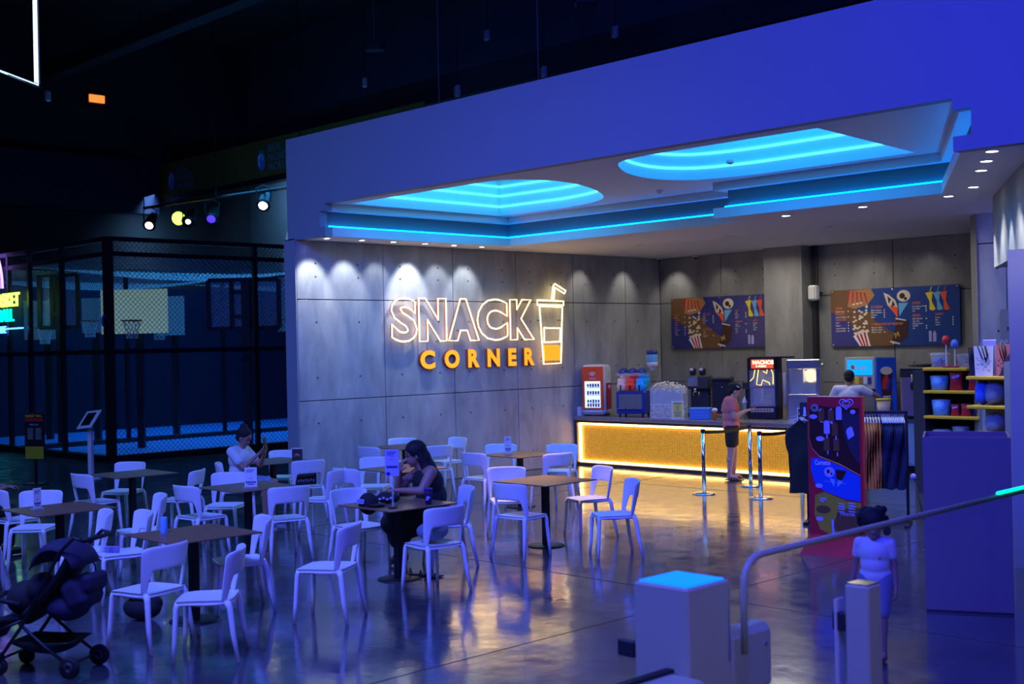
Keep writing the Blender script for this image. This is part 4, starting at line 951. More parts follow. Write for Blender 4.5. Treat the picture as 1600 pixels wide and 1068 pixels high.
t = thing('folded_cloth', 'black folded cover lying on top of the soft serve machine', 'cover', (-10.25, 19.7, 1.79)); m = MB(); m.sph((0, 0, .02), (.22, .16, .025)).sph((.12, 0, .03), (.16, .12, .02)); m.build('cover', 'black', t, remesh=.012)
for x, y, h, r, m_, lb in ((-11.05, 19.0, .22, .13, 'dark', 'dark round waste bin behind the rack with a yellow rim'), (-10.72, 19.3, .30, .12, 'cream', 'cream tub with a yellow rim below the drink panel')):
    t = thing('tub', lb, 'tub', (x, y, .93 if y > 19.1 else .80)); 
    MB().lathe([(r * .8, 0), (r, h)], 20).build('bucket', m_, t, True); MB().lathe([(r, h), (r + .012, h + .005), (r + .012, h + .03), (r, h + .03)], 20).build('rim', 'yellowp', t, True)
    if y < 19.1: MB().box((0, 0, -.4), (.24, .24, .8), bev=.01).build('stand', 'grey', t)

# ---------------------------------------------------------------- menu boards
def menu_board(x0, x1, z0, z1, lb, arabic):
    W, H = x1 - x0, z1 - z0
    t = thing('menu_board', lb, 'menu board', (x0, YB - .03, z0))
    f_ = frame((0, 0, 0), (1, 0, 0), (0, 0, 1))
    MB().prism([(0, 0), (W, 0), (W, H), (0, H)], .02, f_).build('board', 'navyprint' if arabic else 'boardblue', t)
    def P_(name, polys, m_, d): 
        b = MB(); [b.prism([(x * W, y * H) for x, y in p], .0012, fr_off(f_, 0, 0, .02 + d + .00012 * i)) for i, p in enumerate(polys)]; return b.build(name, m_, t)
    P_('brown_field', [[(.0, 1), (.30, 1), (.16, .42), (.0, .62)], [(.13, .5), (.32, .5), (.50, .22), (.50, 0), (.22, 0)], [(.10, .60), (.34, .60), (.36, .3), (.2, .3)]], 'brownprint', .001)
    P_('left_field', [[(0, .62), (.16, .42), (.24, 0), (0, 0)]], 'navyprint', .0015)
    P_('waffle_base', [[(.15, .98), (.33, 1), (.36, .88), (.30, .72), (.20, .66), (.14, .70)]], 'tanprint', .003)
    P_('waffle_sauce', [[(.15 + .03 * k, .98 - .01 * k), (.165 + .03 * k, .98 - .01 * k), (.145 + .04 * k, .74 - .0 * k), (.135 + .04 * k, .75)] for k in range(5)], 'redprint', .0045)
    P_('waffle_cream', [ellipse(.19 + .03 * k, .74 + .01 * k, .012, .018, 8) for k in range(3)], 'cream', .006)
    random.seed(11)
    for pp in [ellipse(.24 + random.uniform(-.055, .055), .2 + .5 * random.random(), .011, .02, 7) for k in range(34)] + [ellipse(.235 + .012 * k, .24 + .012 * (k % 3), .016, .03, 8) for k in range(6)]: P_('popcorn_print', [pp], 'cream', .005 + .0006 * random.random())
    P_('popcorn_box', [[(.18, .18), (.29, .26), (.32, 0), (.235, 0)]], 'whitet', .0055)
    P_('popcorn_box_stripe', [[(.205 + .03 * k, .19 + .022 * k), (.22 + .03 * k, .205 + .022 * k), (.262 + .02 * k, 0), (.25 + .02 * k, 0)] for k in range(3)], 'redprint', .007)
    P_('cone_soft', [[(.43, .92), (.47, .88), (.52, .78), (.54, .66), (.50, .60), (.46, .70)]], 'cream', .004); P_('cone_soft_sauce', [[(.46, .86), (.49, .80), (.47, .72)], [(.50, .78), (.52, .70), (.49, .66)]], 'chocprint', .0055); P_('cone_wrap', [[(.47, .70), (.54, .66), (.535, .48)]], 'orange_red', .0055)
    P_('cone_scoop', [ellipse(.585, .85, .052, .10, 18)], 'cream', .004); P_('cone_scoop_sauce', [ellipse(.575, .85, .022, .05, 10), ellipse(.60, .80, .012, .03, 8)], 'chocprint', .0055); P_('cone_blue', [[(.545, .73), (.62, .73), (.55, .50)]], 'skyprint', .0055)
    P_('chocolate_pack', [[(.53, .46), (.62, .42), (.61, .16), (.56, .06), (.49, .08)]], 'chocprint', .0045); P_('pack_edge', [[(.52, .48), (.60, .44), (.60, .42), (.52, .455)], [(.475, .09), (.55, .045), (.55, .02), (.475, .06)]], 'cream', .006)
    b = MB(); text(b, 'M', fr_off(f_, .515 * W, .13 * H, .0275) @ Matrix.Rotation(R(20), 4, 'Z'), .13, 0, .004); b.build('pack_letter', 'brass', t)
    for k, (m1, x) in enumerate((('yellowp', .78), ('skyprint', .835), ('orange_red', .885))):
        P_('slush_print', [[(x - .03, .88), (x + .025, .90), (x + .015, .74), (x + .045, .60), (x + .02, .58), (x, .60), (x + .0, .74)]], m1, .004 + .001 * k); P_('straw_print', [[(x + .0, .90), (x + .006, .90), (x + .02, .98), (x + .014, .98)]], m1, .0035)
    P_('bottle_print', [[(.80, .06), (.825, .06), (.825, .2), (.8125, .25), (.80, .2)], [(.77, .06), (.79, .06), (.79, .24), (.77, .24)]], 'lilac', .004)
    heads = [(.04, .66, 'CREPES'), (.04, .56, 'DONUTS'), (.04, .455, 'POPCORN'), (.33, .66, 'ICE CREAM'), (.33, .36, 'COMBINATION OF YOUR FUN'), (.65, .70, 'COFFEE'), (.65, .49, 'DRINKS'), (.82, .50, 'SLUSHY')]
    body = [(.04, .61, 'Nutella Crepe', 1), (.04, .51, 'Assorted Donuts', 1), (.04, .41, 'Small', 1), (.04, .36, 'Medium', 1), (.04, .31, 'Large and Salted', 1), (.04, .265, 'Cheese and Mix', 1), (.33, .61, 'Magnum Classic', 1), (.33, .57, 'Magnum Almond', 1), (.33, .53, 'Cornetto', 1), (.33, .49, 'Solero', 1), (.33, .31, 'Popcorn + Slush', 0), (.33, .27, 'Magnum + Water', 0), (.33, .23, 'Nachos + Cola', 1), (.65, .65, 'Hot Coffee and Tea', 1), (.65, .61, 'Iced Coffee', 1), (.65, .57, 'Tea', 1), (.65, .44, 'SOFT DRINKS', 1), (.65, .40, 'Cola, 7Up', 0), (.65, .36, 'Orange, Lemon', 0), (.65, .32, 'WATER', 1), (.65, .28, 'Still', 1), (.82, .45, 'Orange', 1), (.82, .41, 'Blue', 1), (.82, .37, 'Lemon', 1), (.82, .33, 'Cherry', 1)]
    if arabic:
        A = {'CREPES': 'ﺐﻳﺮﻛ', 'DONUTS': 'ﺲﺗﻮﻧﺩ', 'POPCORN': 'ﺭﺎﺸﻓ', 'ICE CREAM': 'ﻢﻳﺮﻛ ﺲﻳﺁ', 'COMBINATION OF YOUR FUN': 'ﺔﻴﻠﺴﺘﻟﺍ ﺔﺒﺟﻭ', 'COFFEE': 'ﺓﻮﻬﻗ', 'DRINKS': 'ﺕﺎﺑﻭﺮﺸﻣ', 'SLUSHY': 'ﺵﻼﺳ'}
        heads = [(x, y, A[s]) for x, y, s in heads]
        wds = ['ﺮﻴﻐﺻ', 'ﻂﺳﻭ', 'ﺮﻴﺒﻛ', 'ﻲﻜﻴﺳﻼﻛ', 'ﺯﻮﻠﻟﺎﺑ', 'ﺀﺎﻣ ﺓﻮﺒﻋ', 'ﻝﺎﻘﺗﺮﺑ', 'ﻥﻮﻤﻴﻟ', 'ﺪﻳﺪﺟ ﺔﻨﺒﺟ']
        body = [(x, y, wds[i % 9], p) for i, (x, y, s, p) in enumerate(body)]
    for x, y, s in heads: b = MB(); text(b, s, fr_off(f_, x * W, y * H, .028), .055, 0, .001, sx=.8); b.build('heading', 'oranget', t)
    b = MB(); [text(b, s, fr_off(f_, x * W, y * H, .028), .036, 0, .0005, sx=.85) for x, y, s, p in body]
    for x, y, s, p in body:
        if p: b.prism([(0, 0), (.02, 0), (.02, .022), (0, .022)], .001, fr_off(f_, (x + (.10 if x < .8 else .125)) * W, y * H, .027))
    b.build('item_text', 'whitet', t)
    for x in (.015, .5, .985):
        for y in (.03, .97):
            m = MB(); m.lathe([(.014, 0), (.014, .03), (.010, .034)], 12, fr_off(f_, x * W, y * H, 0)); m.build('bolt', 'chrome', t, True)
menu_board(-15.84, -13.40, 2.17, 3.19, 'menu board nearest the sign wall, with Arabic text and snack pictures', True)
menu_board(-12.13, -9.66, 2.155, 3.18, 'menu board to the right of the pilaster, with English text and snack pictures', False)
# ---------------------------------------------------------------- red ice cream poster stand
t = thing('poster_stand', 'tall red ice cream poster stand with double heart emblem before the clothes rack', 'poster stand', (-7.08, 11.70, 0), R(14))
MB().bx(-.29, .29, -.03, .03, .10, 1.68, bev=.004).build('panel', 'redprint', t)
b = MB(); b.add([(-.34, -.22, 0), (.34, -.22, 0), (.34, .18, 0), (-.34, .18, 0), (-.29, -.031, .2), (.29, -.031, .2), (.29, .031, .2), (-.29, .031, .2)], [(3, 2, 1, 0), (4, 5, 6, 7), (0, 1, 5, 4), (1, 2, 6, 5), (2, 3, 7, 6), (3, 0, 4, 7)]); b.build('base', 'redprint', t)
MB().bx(.29, .31, -.035, .035, .10, 1.68).build('edge_strip', 'red', t)
f_ = FRONT(-.0305)
def PP(name, polys, m_, d=0):
    b = MB(); [b.prism([((u - .5) * .58, 1.68 - v * 1.58) for u, v in p], .0012, fr_off(f_, 0, 0, d + .0001 * i)) for i, p in enumerate(polys)]; return b.build(name, m_, t)
PP('dark_field', [[(.03, .10), (.12, .055), (.45, .07), (.97, .075), (.97, .52), (.6, .45), (.22, .405), (.08, .35), (.03, .28)]], 'chocprint')
b = MB(); b.tube([f_ @ Vector(((u - .5) * .58, 1.68 - v * 1.58, .003)) for u, v in ((.04, .10), (.03, .28), (.08, .35), (.22, .405), (.6, .455), (.97, .525))], .003, 5); b.build('gold_line', 'brass', t)
PP('mauve_field', [[(.68, .10), (.97, .12), (.97, .46), (.82, .38), (.69, .27), (.66, .18)]], 'purplecloth', .001)
PP('blue_field', [[(.06, .42), (.22, .415), (.6, .465), (.97, .535), (.97, .70), (.7, .69), (.3, .64), (.12, .59), (.05, .50)]], 'blueprint', .002)
PP('yellow_field', [[(.12, .67), (.3, .645), (.7, .70), (.97, .71), (.97, .92), (.5, .95), (.2, .90), (.1, .80)]], 'olive', .002)
PP('orange_field', [[(.55, .76), (.97, .74), (.97, .92), (.6, .95), (.45, .88)]], 'brownprint', .003)
b = MB(); heart(b, fr_off(f_, (.74 - .5) * .58, 1.68 - .045 * 1.58), .075, .006); heart(b, fr_off(f_, (.27 - .5) * .58, 1.68 - .70 * 1.58, .003), .035, .004); b.build('heart_emblem', 'lilac', t)
PP('oval_tag', [ellipse(.12, .135, .075, .016, 16), ellipse(.24, .285, .08, .017, 16), ellipse(.86, .10, .05, .015, 14), ellipse(.20, .605, .07, .015, 16), ellipse(.2, .83, .07, .015, 16)], 'lilac', .004)
PP('round_tag', [ellipse(.15, .075, .075, .027, 18)], 'grey', .004)
b = MB(); text(b, 'M', fr_off(f_, -.225, 1.548, .006), .045, 0, .002); b.build('round_tag_letter', 'chocprint', t)
def bar(u, v, a=0, w_=.055, h=.045, stick=True):
    ps = [(u + x * math.cos(a) - y * 2.7 * math.sin(a) / 2.7, v + (x * math.sin(a) * .37 + y * math.cos(a))) for x, y in [(-w_, h), (-w_, -h * .6), (-w_ * .6, -h), (w_ * .6, -h), (w_, -h * .6), (w_, h)]]
    return ps
PP('ice_cream_bar', [bar(.60, .11), bar(.37, .205), bar(.80, .24, -.6, .07, .04)], 'lilac', .004)
PP('dark_bar', [bar(.27, .12), bar(.45, .13), bar(.52, .22), bar(.36, .32), bar(.54, .32)], 'brownprint', .003)
PP('bar_stick', [[(.36, .25), (.385, .25), (.385, .28), (.36, .28)], [(.53, .265), (.55, .265), (.55, .29), (.53, .29)], [(.37, .365), (.39, .365), (.39, .39), (.37, .39)], [(.55, .375), (.57, .375), (.57, .40), (.55, .40)], [(.22, .095), (.27, .08), (.28, .085), (.23, .10)], [(.42, .09), (.47, .075), (.48, .08), (.43, .095)], [(.25, .165), (.32, .17), (.32, .175), (.25, .172)], [(.42, .165), (.48, .165), (.48, .185), (.46, .185)]], 'lilac', .0042)
b = MB(); text(b, 'Cornetto', fr_off(f_, -.215, 1.68 - .462 * 1.58, .006), .075, 0, .001, sx=.6); b.build('lettering', 'whitet', t)
PP('cone_ball', [ellipse(.40, .51, .10, .035, 16)], 'lilac', .004); PP('cone_dots', [ellipse(.38, .505, .03, .014, 8), ellipse(.44, .52, .02, .008, 8)], 'chocprint', .005); PP('dark_cone', [[(.52, .49), (.72, .50), (.66, .545), (.60, .58), (.53, .545)]], 'chocprint', .004); PP('cone_wrap', [[(.40, .55), (.50, .56), (.48, .61)], [(.56, .56), (.66, .57), (.54, .61)]], 'skyprint', .0045)
PP('brown_treat', [ellipse(.27, .765, .14, .028, 16)], 'brownprint', .004)
b = MB()
for k in range(4): b.prism([((u - .5) * .58, 1.68 - v * 1.58) for u, v in ((.55, .715 + k * .018), (.68, .72 + k * .018), (.66, .727 + k * .018), (.56, .723 + k * .018))], .001, fr_off(f_, 0, 0, .004)); b.prism([((u - .5) * .58, 1.68 - v * 1.58) for u, v in ((.74, .71 + k * .018), (.88, .715 + k * .018), (.85, .722 + k * .018), (.74, .718 + k * .018))], .001, fr_off(f_, 0, 0, .004))
text(b, 'TWISTER', fr_off(f_, .045, 1.68 - .80 * 1.58, .005), .04, 0, .001); b.build('swirl_print', 'lilac', t)
PP('small_text', [[(.30, .57), (.7, .585), (.7, .588), (.30, .573)], [(.42, .83), (.46, .83), (.47, .93), (.43, .93)]], 'lilac', .004)

# ---------------------------------------------------------------- clothes rack
rack = thing('clothes_rack', 'black metal clothes rack with a low base between poster stand and lilac box', 'clothes rack', (-8.04, 13.78, 0), R(24))
b = MB(); b.box((-.6, 0, .70), (.035, .035, 1.38)); b.box((.6, 0, .70), (.035, .035, 1.38)); b.box((0, 0, 1.38), (1.235, .035, .035)); b.build('frame', 'black', rack)
for s in (-.6, .6): MB().box((s, 0, .02), (.06, .62, .035), bev=.006).build('foot', 'black', rack)
MB().bx(-.6, .6, -.10, .10, .035, .055).build('base_shelf', 'dark', rack)
MB().box((-.12, 0, 1.415), (.22, .01, .10)).build('size_sign', 'black', rack)
Mr = Matrix.Translation((-8.04, 13.78, 0)) @ rotz(R(24))
def garment(lx, rz, m_, lb, grp, seed, ln=.86, zt=1.32):
    p = Mr @ Vector((lx, 0, zt)); t = thing('t_shirt', lb, 'shirt', (p.x, p.y, p.z), R(24) + rz, grp)
    random.seed(seed)
    def sh(u, v):     # front view outline: local y across shoulders, z down
        a = 2 * math.pi * u
        z = -.03 - (ln - .03) * v
        wd = .05 + .17 * min(1, v / .10) if v < .10 else (.22 + .035 * math.sin(min(1, (v - .1) / .32) * math.pi) if v < .42 else .19 + .02 * v)
        th = .016 + .012 * math.sin(v * 9 + seed)
        return (math.cos(a) * th + .012 * math.sin(v * 7 + a * 3 + seed), math.sin(a) * wd, z - .015 * math.sin(a * 2 + seed) * v - .02 * (abs(math.sin(a)) if v < .1 else 0))
    m = MB(); m.grid(sh, 20, 16, closed_u=True); m.build('shirt', m_, t, True)
    h = MB(); h.tube([(0, -.17, -.06), (0, -.08, -.02), (0, 0, .0), (0, .08, -.02), (0, .17, -.06)], .008, 5); h.tube([(0, 0, 0), (0, 0, .03), (0, .02, .05), (0, .012, .072), (0, -.01, .068)], .004, 5); h.build('hanger', 'whitep', t, True)
ORD = 'first second third fourth fifth sixth seventh eighth ninth tenth eleventh twelfth thirteenth fourteenth'.split()
for k in range(9): garment(.0 + .034 * k, R(10), 'browncloth', ORD[k] + ' tan brown shirt on the rack counted from the poster stand', 'tan brown shirts on the rack', k)
for k in range(14): garment(.31 + .0195 * k, R(10), 'navycloth', ORD[k] + ' dark navy shirt on the rack counted from the brown ones', 'dark navy shirts on the rack', k + 20)
garment(-.68, R(58), 'blackcloth', 'black shirt hanging outermost on the rack, in front of the queue belt', None, 41, .95, 1.31)
garment(-.52, R(60), 'blackcloth', 'black shirt hanging on the rack half behind the poster stand', None, 44, .9, 1.30)
t = thing('black_print_tag', 'small dark sign with white figure on the near end of the rack', 'sign', tuple(Mr @ Vector((-.62, -.03, 1.40))), R(24))
MB().box((0, 0, .02), (.12, .012, .18), bev=.002).build('sign', 'dark', t); b = MB(); b.prism([(-.015, -.04), (.02, -.04), (.012, .05), (-.01, .05)], .001, FRONT(-.0065)); b.prism(ellipse(0, -.055, .025, .012, 10), .001, FRONT(-.0065)); b.build('figure', 'whitet', t)

# ---------------------------------------------------------------- lilac open box, stick
t = thing('lilac_box', 'large lilac open topped box standing on the hall floor beside the child', 'box', (-4.72, 9.83, 0), R(26))
b = MB(); b.bx(-.345, .345, 0, .018, .02, 1.46).bx(-.345, .345, .682, .70, .02, 1.46).bx(-.345, -.327, .018, .682, .02, 1.46).bx(.327, .345, .018, .682, .02, 1.46).bx(-.327, .327, .018, .682, 1.24, 1.26); b.build('body', 'purple', t)
MB().bx(-.34, .34, .01, .69, 0, .02).build('plinth', 'black', t)
t = thing('ball_stick', 'thin leaning stick with a violet ball end beside the lilac box', 'stick', tuple(PY(1440, 800, 12.3)))
a = Vector(PY(1440, 800, 12.3)); p1 = Vector(PY(1427, 744, 12.3)) - a; p0 = Vector((0.06, .1, -a.z))
MB().cyl(tuple(p0), tuple(p1), .009, n=8).build('rod', 'dark', t, True); MB().sph(tuple(p1), .032).build('ball', 'lilac', t, True)
MB().lathe([(.10, -a.z), (.10, -a.z + .02)], 16, Matrix.Translation((.06, .1, 0))).build('foot', 'dark', t)

# ---------------------------------------------------------------- shelf units by the side opening
t = thing('shelf_unit', 'dark shelf unit with yellow boards farthest back, beside the soft serve machine', 'shelf', (0, 0, 0))
MB().bx(-8.96, -8.78, 17.0, 17.5, 0, 1.80).bx(-8.78, -7.9, 17.46, 17.5, 0, 1.80).bx(-8.0, -7.94, 17.1, 17.5, 0, 1.80).build('frame', 'dark', t)
for z, x1 in ((1.80, -8.12), (1.47, -7.95), (1.10, -7.95), (.74, -7.95)): MB().bx(-8.80, x1, 16.98, 17.46, z, z + .045, bev=.01).build('shelf_board', 'shelf', t)
t = thing('shelf_unit', 'shelf unit with yellow boards nearer the slim column, under the tote bags', 'shelf', (0, 0, 0))
MB().bx(-6.74, -6.42, 15.1, 15.6, 0, 1.97).bx(-7.2, -6.74, 15.56, 15.6, 0, 1.9).build('frame', 'grey', t)
for z in (1.74, 1.37, 1.02): MB().bx(-7.26, -6.74, 15.15, 15.56, z, z + .045, bev=.01).build('shelf_board', 'shelf', t)
SG = 'goods on the yellow shelves'
def bucket(x, y, z, r, h, m_, lb, lid=True):
    t = thing('tub', lb, 'tub', (x, y, z), 0, SG); MB().lathe([(r * .85, 0), (r, h)], 22).build('bucket', m_, t, True)
    if lid: MB().lathe([(r + .008, h - .015), (r + .008, h), (r * .8, h + .02)], 22).build('lid', 'glass_thin', t, True)
    b = MB(); random.seed(int(x * 100))
    for k in range(5): b.sph((r * .92 * math.cos(-1.1 + .12 * k), r * .92 * math.sin(-1.1 + .12 * k), h * random.uniform(.3, .75)), .008, 6, 4)
    b.build('print', 'navyprint', t); return t
def packet(x, y, z, w_, h, m_, m2, lb, rz=20):
    t = thing('snack_bag', lb, 'snack bag', (x, y, z), R(rz), SG)
    m = MB()
    m.grid(lambda u, v: (w_ / 2 * math.cos(2 * math.pi * u) * (1 + .08 * math.cos(v * 6.28)), .05 * math.sin(2 * math.pi * u) * math.sin(math.pi * min(.97, max(.03, v))) ** .6, h * v), 16, 9, closed_u=True); m.build('bag', m_, t, True)
    MB().prism([(-w_ * .3, h * .62), (w_ * .3, h * .72), (w_ * .3, h * .85), (-w_ * .3, h * .76)], .004, FRONT(-.052)).build('label', m2, t); return t
def P17(u, v): return PY(u, v, 17.2)
bucket(-8.63, 17.2, 1.846, .14, .20, 'glass_thin', 'clear tub of blue sweets on the top yellow board, outer end'); 
b = MB(); random.seed(2)
for k in range(120): a = random.random() * 6.28; r = .11 * math.sqrt(random.random()); b.sph((-8.63 + r * math.cos(a), 17.2 + r * math.sin(a), 1.865 + random.random() * .11), .014, 6, 4)
b2 = b.build('sweets', 'bluep'); b2['kind'] = 'stuff'; b2['label'] = 'blue sweets filling a clear tub on the top yellow board'; b2['category'] = 'sweets'
bucket(-8.30, 17.3, 1.846, .11, .18, 'glass_thin', 'clear tub behind the balls on sticks on the top yellow board')
for x, m_, z, lb in ((-8.46, 'red', .40, 'red ball on a stick rising from the tubs on the top yellow board'), (-8.33, 'bluep', .34, 'blue ball on a stick rising from the tubs on the top yellow board')):
    t = thing('ball_ornament', lb, 'ornament', (x, 17.06, 1.846), 0, SG); MB().sph((0, 0, z), (.058, .058, .07), 16, 10).build('ball', m_, t, True); MB().cyl((0, 0, .01), (0, 0, z), .010).build('stick', 'whitep', t); MB().lathe([(.06, 0), (.06, .02)], 16).build('foot', 'redprint', t)
bucket(-8.62, 17.15, 1.516, .135, .20, 'skyprint', 'pale blue printed tub on the second yellow board from the top'); packet(-8.34, 17.1, 1.516, .17, .27, 'redprint', 'lilac', 'red snack bag beside the pale blue tub on the second board'); packet(-8.08, 17.12, 1.516, .15, .24, 'redprint', 'lilac', 'red snack bag at the inner end of the second board')
bucket(-8.60, 17.15, 1.146, .135, .22, 'skyprint', 'pale blue printed tub on the third yellow board from the top'); packet(-8.36, 17.1, 1.146, .12, .17, 'redprint', 'lilac', 'small purple red packet next to the tub on the third board'); packet(-8.20, 17.1, 1.146, .13, .18, 'redprint', 'orange_red', 'small orange red packet in the middle of the third board'); packet(-8.03, 17.12, 1.146, .12, .16, 'purplecloth', 'lilac', 'dark packet at the inner end of the third board')
bucket(-8.60, 17.15, .786, .13, .14, 'grey', 'grey tub on the lowest yellow board, outer end'); bucket(-8.33, 17.2, .786, .12, .19, 'grey', 'taller grey tub on the lowest yellow board'); packet(-8.12, 17.12, .786, .14, .15, 'dkblue', 'bluep', 'bright blue packet on the lowest yellow board')
def tote(x, y, z, w_, h, m_, lb, rz, dots=True, gus='black'):
    t = thing('tote_bag', lb, 'bag', (x, y, z), R(rz), 'tote bags on the nearer shelf')
    b = MB(); b.add([(-w_ / 2 * .88, -.06, 0), (w_ / 2 * .88, -.06, 0), (w_ / 2 * .88, .06, 0), (-w_ / 2 * .88, .06, 0), (-w_ / 2, -.05, h), (w_ / 2, -.05, h), (w_ / 2, .05, h), (-w_ / 2, .05, h)], [(3, 2, 1, 0), (4, 5, 6, 7), (0, 1, 5, 4), (2, 3, 7, 6)]); b.build('panel', m_, t)
    MB().add([(w_ / 2 * .88, -.06, 0), (w_ / 2 * .88, .06, 0), (w_ / 2, .05, h), (w_ / 2, -.05, h), (-w_ / 2 * .88, -.06, 0), (-w_ / 2 * .88, .06, 0), (-w_ / 2, .05, h), (-w_ / 2, -.05, h)], [(0, 1, 2, 3), (7, 6, 5, 4)]).build('gusset', gus, t)
    m = MB(); m.tube([(-w_ * .3, -.055, h), (-.02, -.075, h * .62), (w_ * .08, -.078, h * .45), (w_ * .2, -.075, h * .7), (w_ * .1, -.058, h)], .008, 6); m.tube([(-w_ * .1, -.058, h), (w_ * .1, -.08, h * .55), (w_ * .18, -.08, h * .65), (w_ * .05, -.06, h)], .007, 6); m.build('handle', 'black', t, True)
    if dots:
        b = MB(); random.seed(int(w_ * 1000))
        for k in range(22): xx, zz = random.uniform(-w_ * .35, w_ * .35), random.uniform(.06, h * .6); b.box((xx, -.0605 + .01 * zz / h, zz), (.006, .003, .02), Matrix.Translation((xx, 0, zz)) @ Matrix.Rotation(random.random() * 3, 4, 'Y') @ Matrix.Translation((-xx, 0, -zz)))
        b.build('dash_print', 'black', t)
tote(-7.09, 15.32, 1.786, .24, .38, 'whitecloth', 'white tote bag with black dashes and rope handles', 20)
tote(-7.26, 15.36, 1.786, .10, .36, 'black', 'plain black tote bag beside the white dashed one', 25, False)
tote(-6.86, 15.36, 1.786, .17, .40, 'salmon', 'pink tote bag partly behind the slim column', 20)
t = thing('paper_bag', 'pale lilac paper bag leaning on the plain black tote', 'bag', (-7.97, 17.1, 1.78)); MB().bx(-.06, .06, -.04, .04, .0, .36).build('bag', 'lilac', t); MB().bx(-.06, .06, -.10, .10, -.03, 0).build('base', 'dark', t)
t = thing('leaning_board', 'dark slanted board leaning on the nearer shelf unit', 'board', (-6.68, 15.3, 1.78), R(20)); MB().add([(-.2, 0, 0), (.2, 0, 0), (.2, .03, .4), (-.02, .03, .4), (-.2, .03, 0), (.2, .03, 0), (.2, .06, .4), (-.02, .06, .4)], [(0, 1, 2, 3), (7, 6, 5, 4), (0, 3, 7, 4), (1, 5, 6, 2), (3, 2, 6, 7), (0, 4, 5, 1)]).build('board', 'dark', t)
for (x, z, r1, r2, m_, lb) in ((-7.13, 1.416, .10, .17, 'bluecloth', 'bright blue rucksack on the nearer shelf unit'), (-6.98, 1.416, .13, .165, 'greycloth', 'grey blue rucksack on the nearer shelf unit'), (-6.98, 1.066, .13, .13, 'greycloth', 'grey rounded cushion on the lower board of the nearer shelf')):
    t = thing('rucksack', lb, 'bag', (x, 15.36, z), 0, 'soft bags on the nearer shelf'); m = MB(); m.sph((0, 0, r2 * .98), (r1, .13, r2), 16, 10).sph((0, -.08, r2 * .6), (r1 * .7, .07, r2 * .5)); m.build('body', m_, t, remesh=.014); m = MB(); m.tube([(-.04, -.1, r2 * 1.8), (0, -.12, r2 * 1.9), (.04, -.1, r2 * 1.8)], .008, 6); m.build('strap', 'dark', t)
for k, u in enumerate((1530, 1541, 1560, 1567)):
    p = PY(u, 520 if k > 1 else 518, 15.45); t = thing('clear_hook_tag', ('first', 'second', 'third', 'fourth')[k] + ' little clear hook standing behind the tote bags', 'hook', (p.x, 15.5, 1.786), 0, 'clear hooks behind the tote bags'); MB().tube([(0, 0, 0), (0, 0, .42), (.02, 0, .46), (.035, 0, .42)], .006, 6).build('hook', 'glass_thin', t)
t = thing('pouch', 'pale folded pouch propped behind the white tote bag', 'bag', (-7.1, 15.5, 1.786)); MB().bx(-.08, .1, -.02, .02, .0, .46, bev=.01).build('pouch', 'lilac', t)
t = thing('low_ledge', 'low white ledge at the foot of the slim column', 'ledge', (-5.2, 12.9, 0)); MB().bx(-.25, .6, -.1, .3, 0, .46, bev=.01).build('ledge', 'plaster', t)

# ---------------------------------------------------------------- entry gates and glass barrier in the foreground
t = thing('entry_gate', 'grey square entry gate post with a glowing blue top in the foreground', 'gate', (-4.26, 5.42, 0))
MB().bx(-.19, .19, -.19, .19, 0, .985, bev=.012).build('post', 'gate', t)
MB().bx(-.165, .165, -.165, .165, .985, .995, bev=.003).build('light_panel', 'gate_led', t)
MB().bx(.02, .18, .19, .62, .30, .68, bev=.04).build('side_housing', 'gate', t); MB().lathe([(.016, 0), (.014, .012)], 14, frame((.18, .52, .57), (0, 1, 0), (0, 0, 1))).build('screw', 'chrome', t)
MB().bx(.06, .34, -.78, -.19, .2, .53, bev=.04).build('front_housing', 'gate', t); MB().bx(.04, .1, -.76, -.2, .53, .55, bev=.006).build('rubber_edge', 'black', t)
b = MB(); b.box((-.26, -.16, .60), (.12, .05, .09), bev=.006); b.build('glass_clamp', 'dark', t)
MB().bx(-.34, -.332, -.9, .25, .25, .72).build('glass_wing', 'barrier_glass', t); MB().bx(-.345, -.33, .245, .255, .25, .70).build('glass_edge', 'whitet', t)
t = thing('gate_post', 'slim grey gate post in front of the walking child', 'gate', (-3.44, 5.93, 0))
MB().bx(-.07, .07, -.07, .07, 0, .99, bev=.01).build('post', 'gate', t); MB().bx(-.06, .06, -.06, .06, .99, .997).build('cap', 'chrome', t)
MB().box((-.11, -.03, .78), (.10, .05, .10), bev=.006).build('glass_clamp', 'dark', t); MB().bx(-.135, -.127, -.07, .02, .1, .90).build('glass_edge', 'whitet', t)
t = thing('glass_barrier', 'glass barrier with a rounded metal top rail running along the gates', 'barrier', (0, 0, 0))
m = MB(); pts = [(-3.95, 5.56, .60), (-3.95, 5.57, .98)] + [(-3.95, 5.73 - .16 * math.cos(a), .98 + .14 * math.sin(a)) for a in [k * math.pi / 12 for k in range(1, 7)]] + [(-3.95, 9.4, 1.14)]
m.tube(pts, .020, 10); m.cyl((-3.95, 9.4, 0), (-3.95, 9.4, 1.14), .02); m.build('rail', 'gate', t, True)
MB().bx(-3.954, -3.946, 5.6, 9.38, .08, 1.11).build('pane', 'barrier_glass', t)
MB().cyl((-3.95, 8.7, 1.162), (-3.95, 9.35, 1.165), .012).build('light_strip', 'green_glint', t)  # reflected green glint on the rail, added as a glowing bar

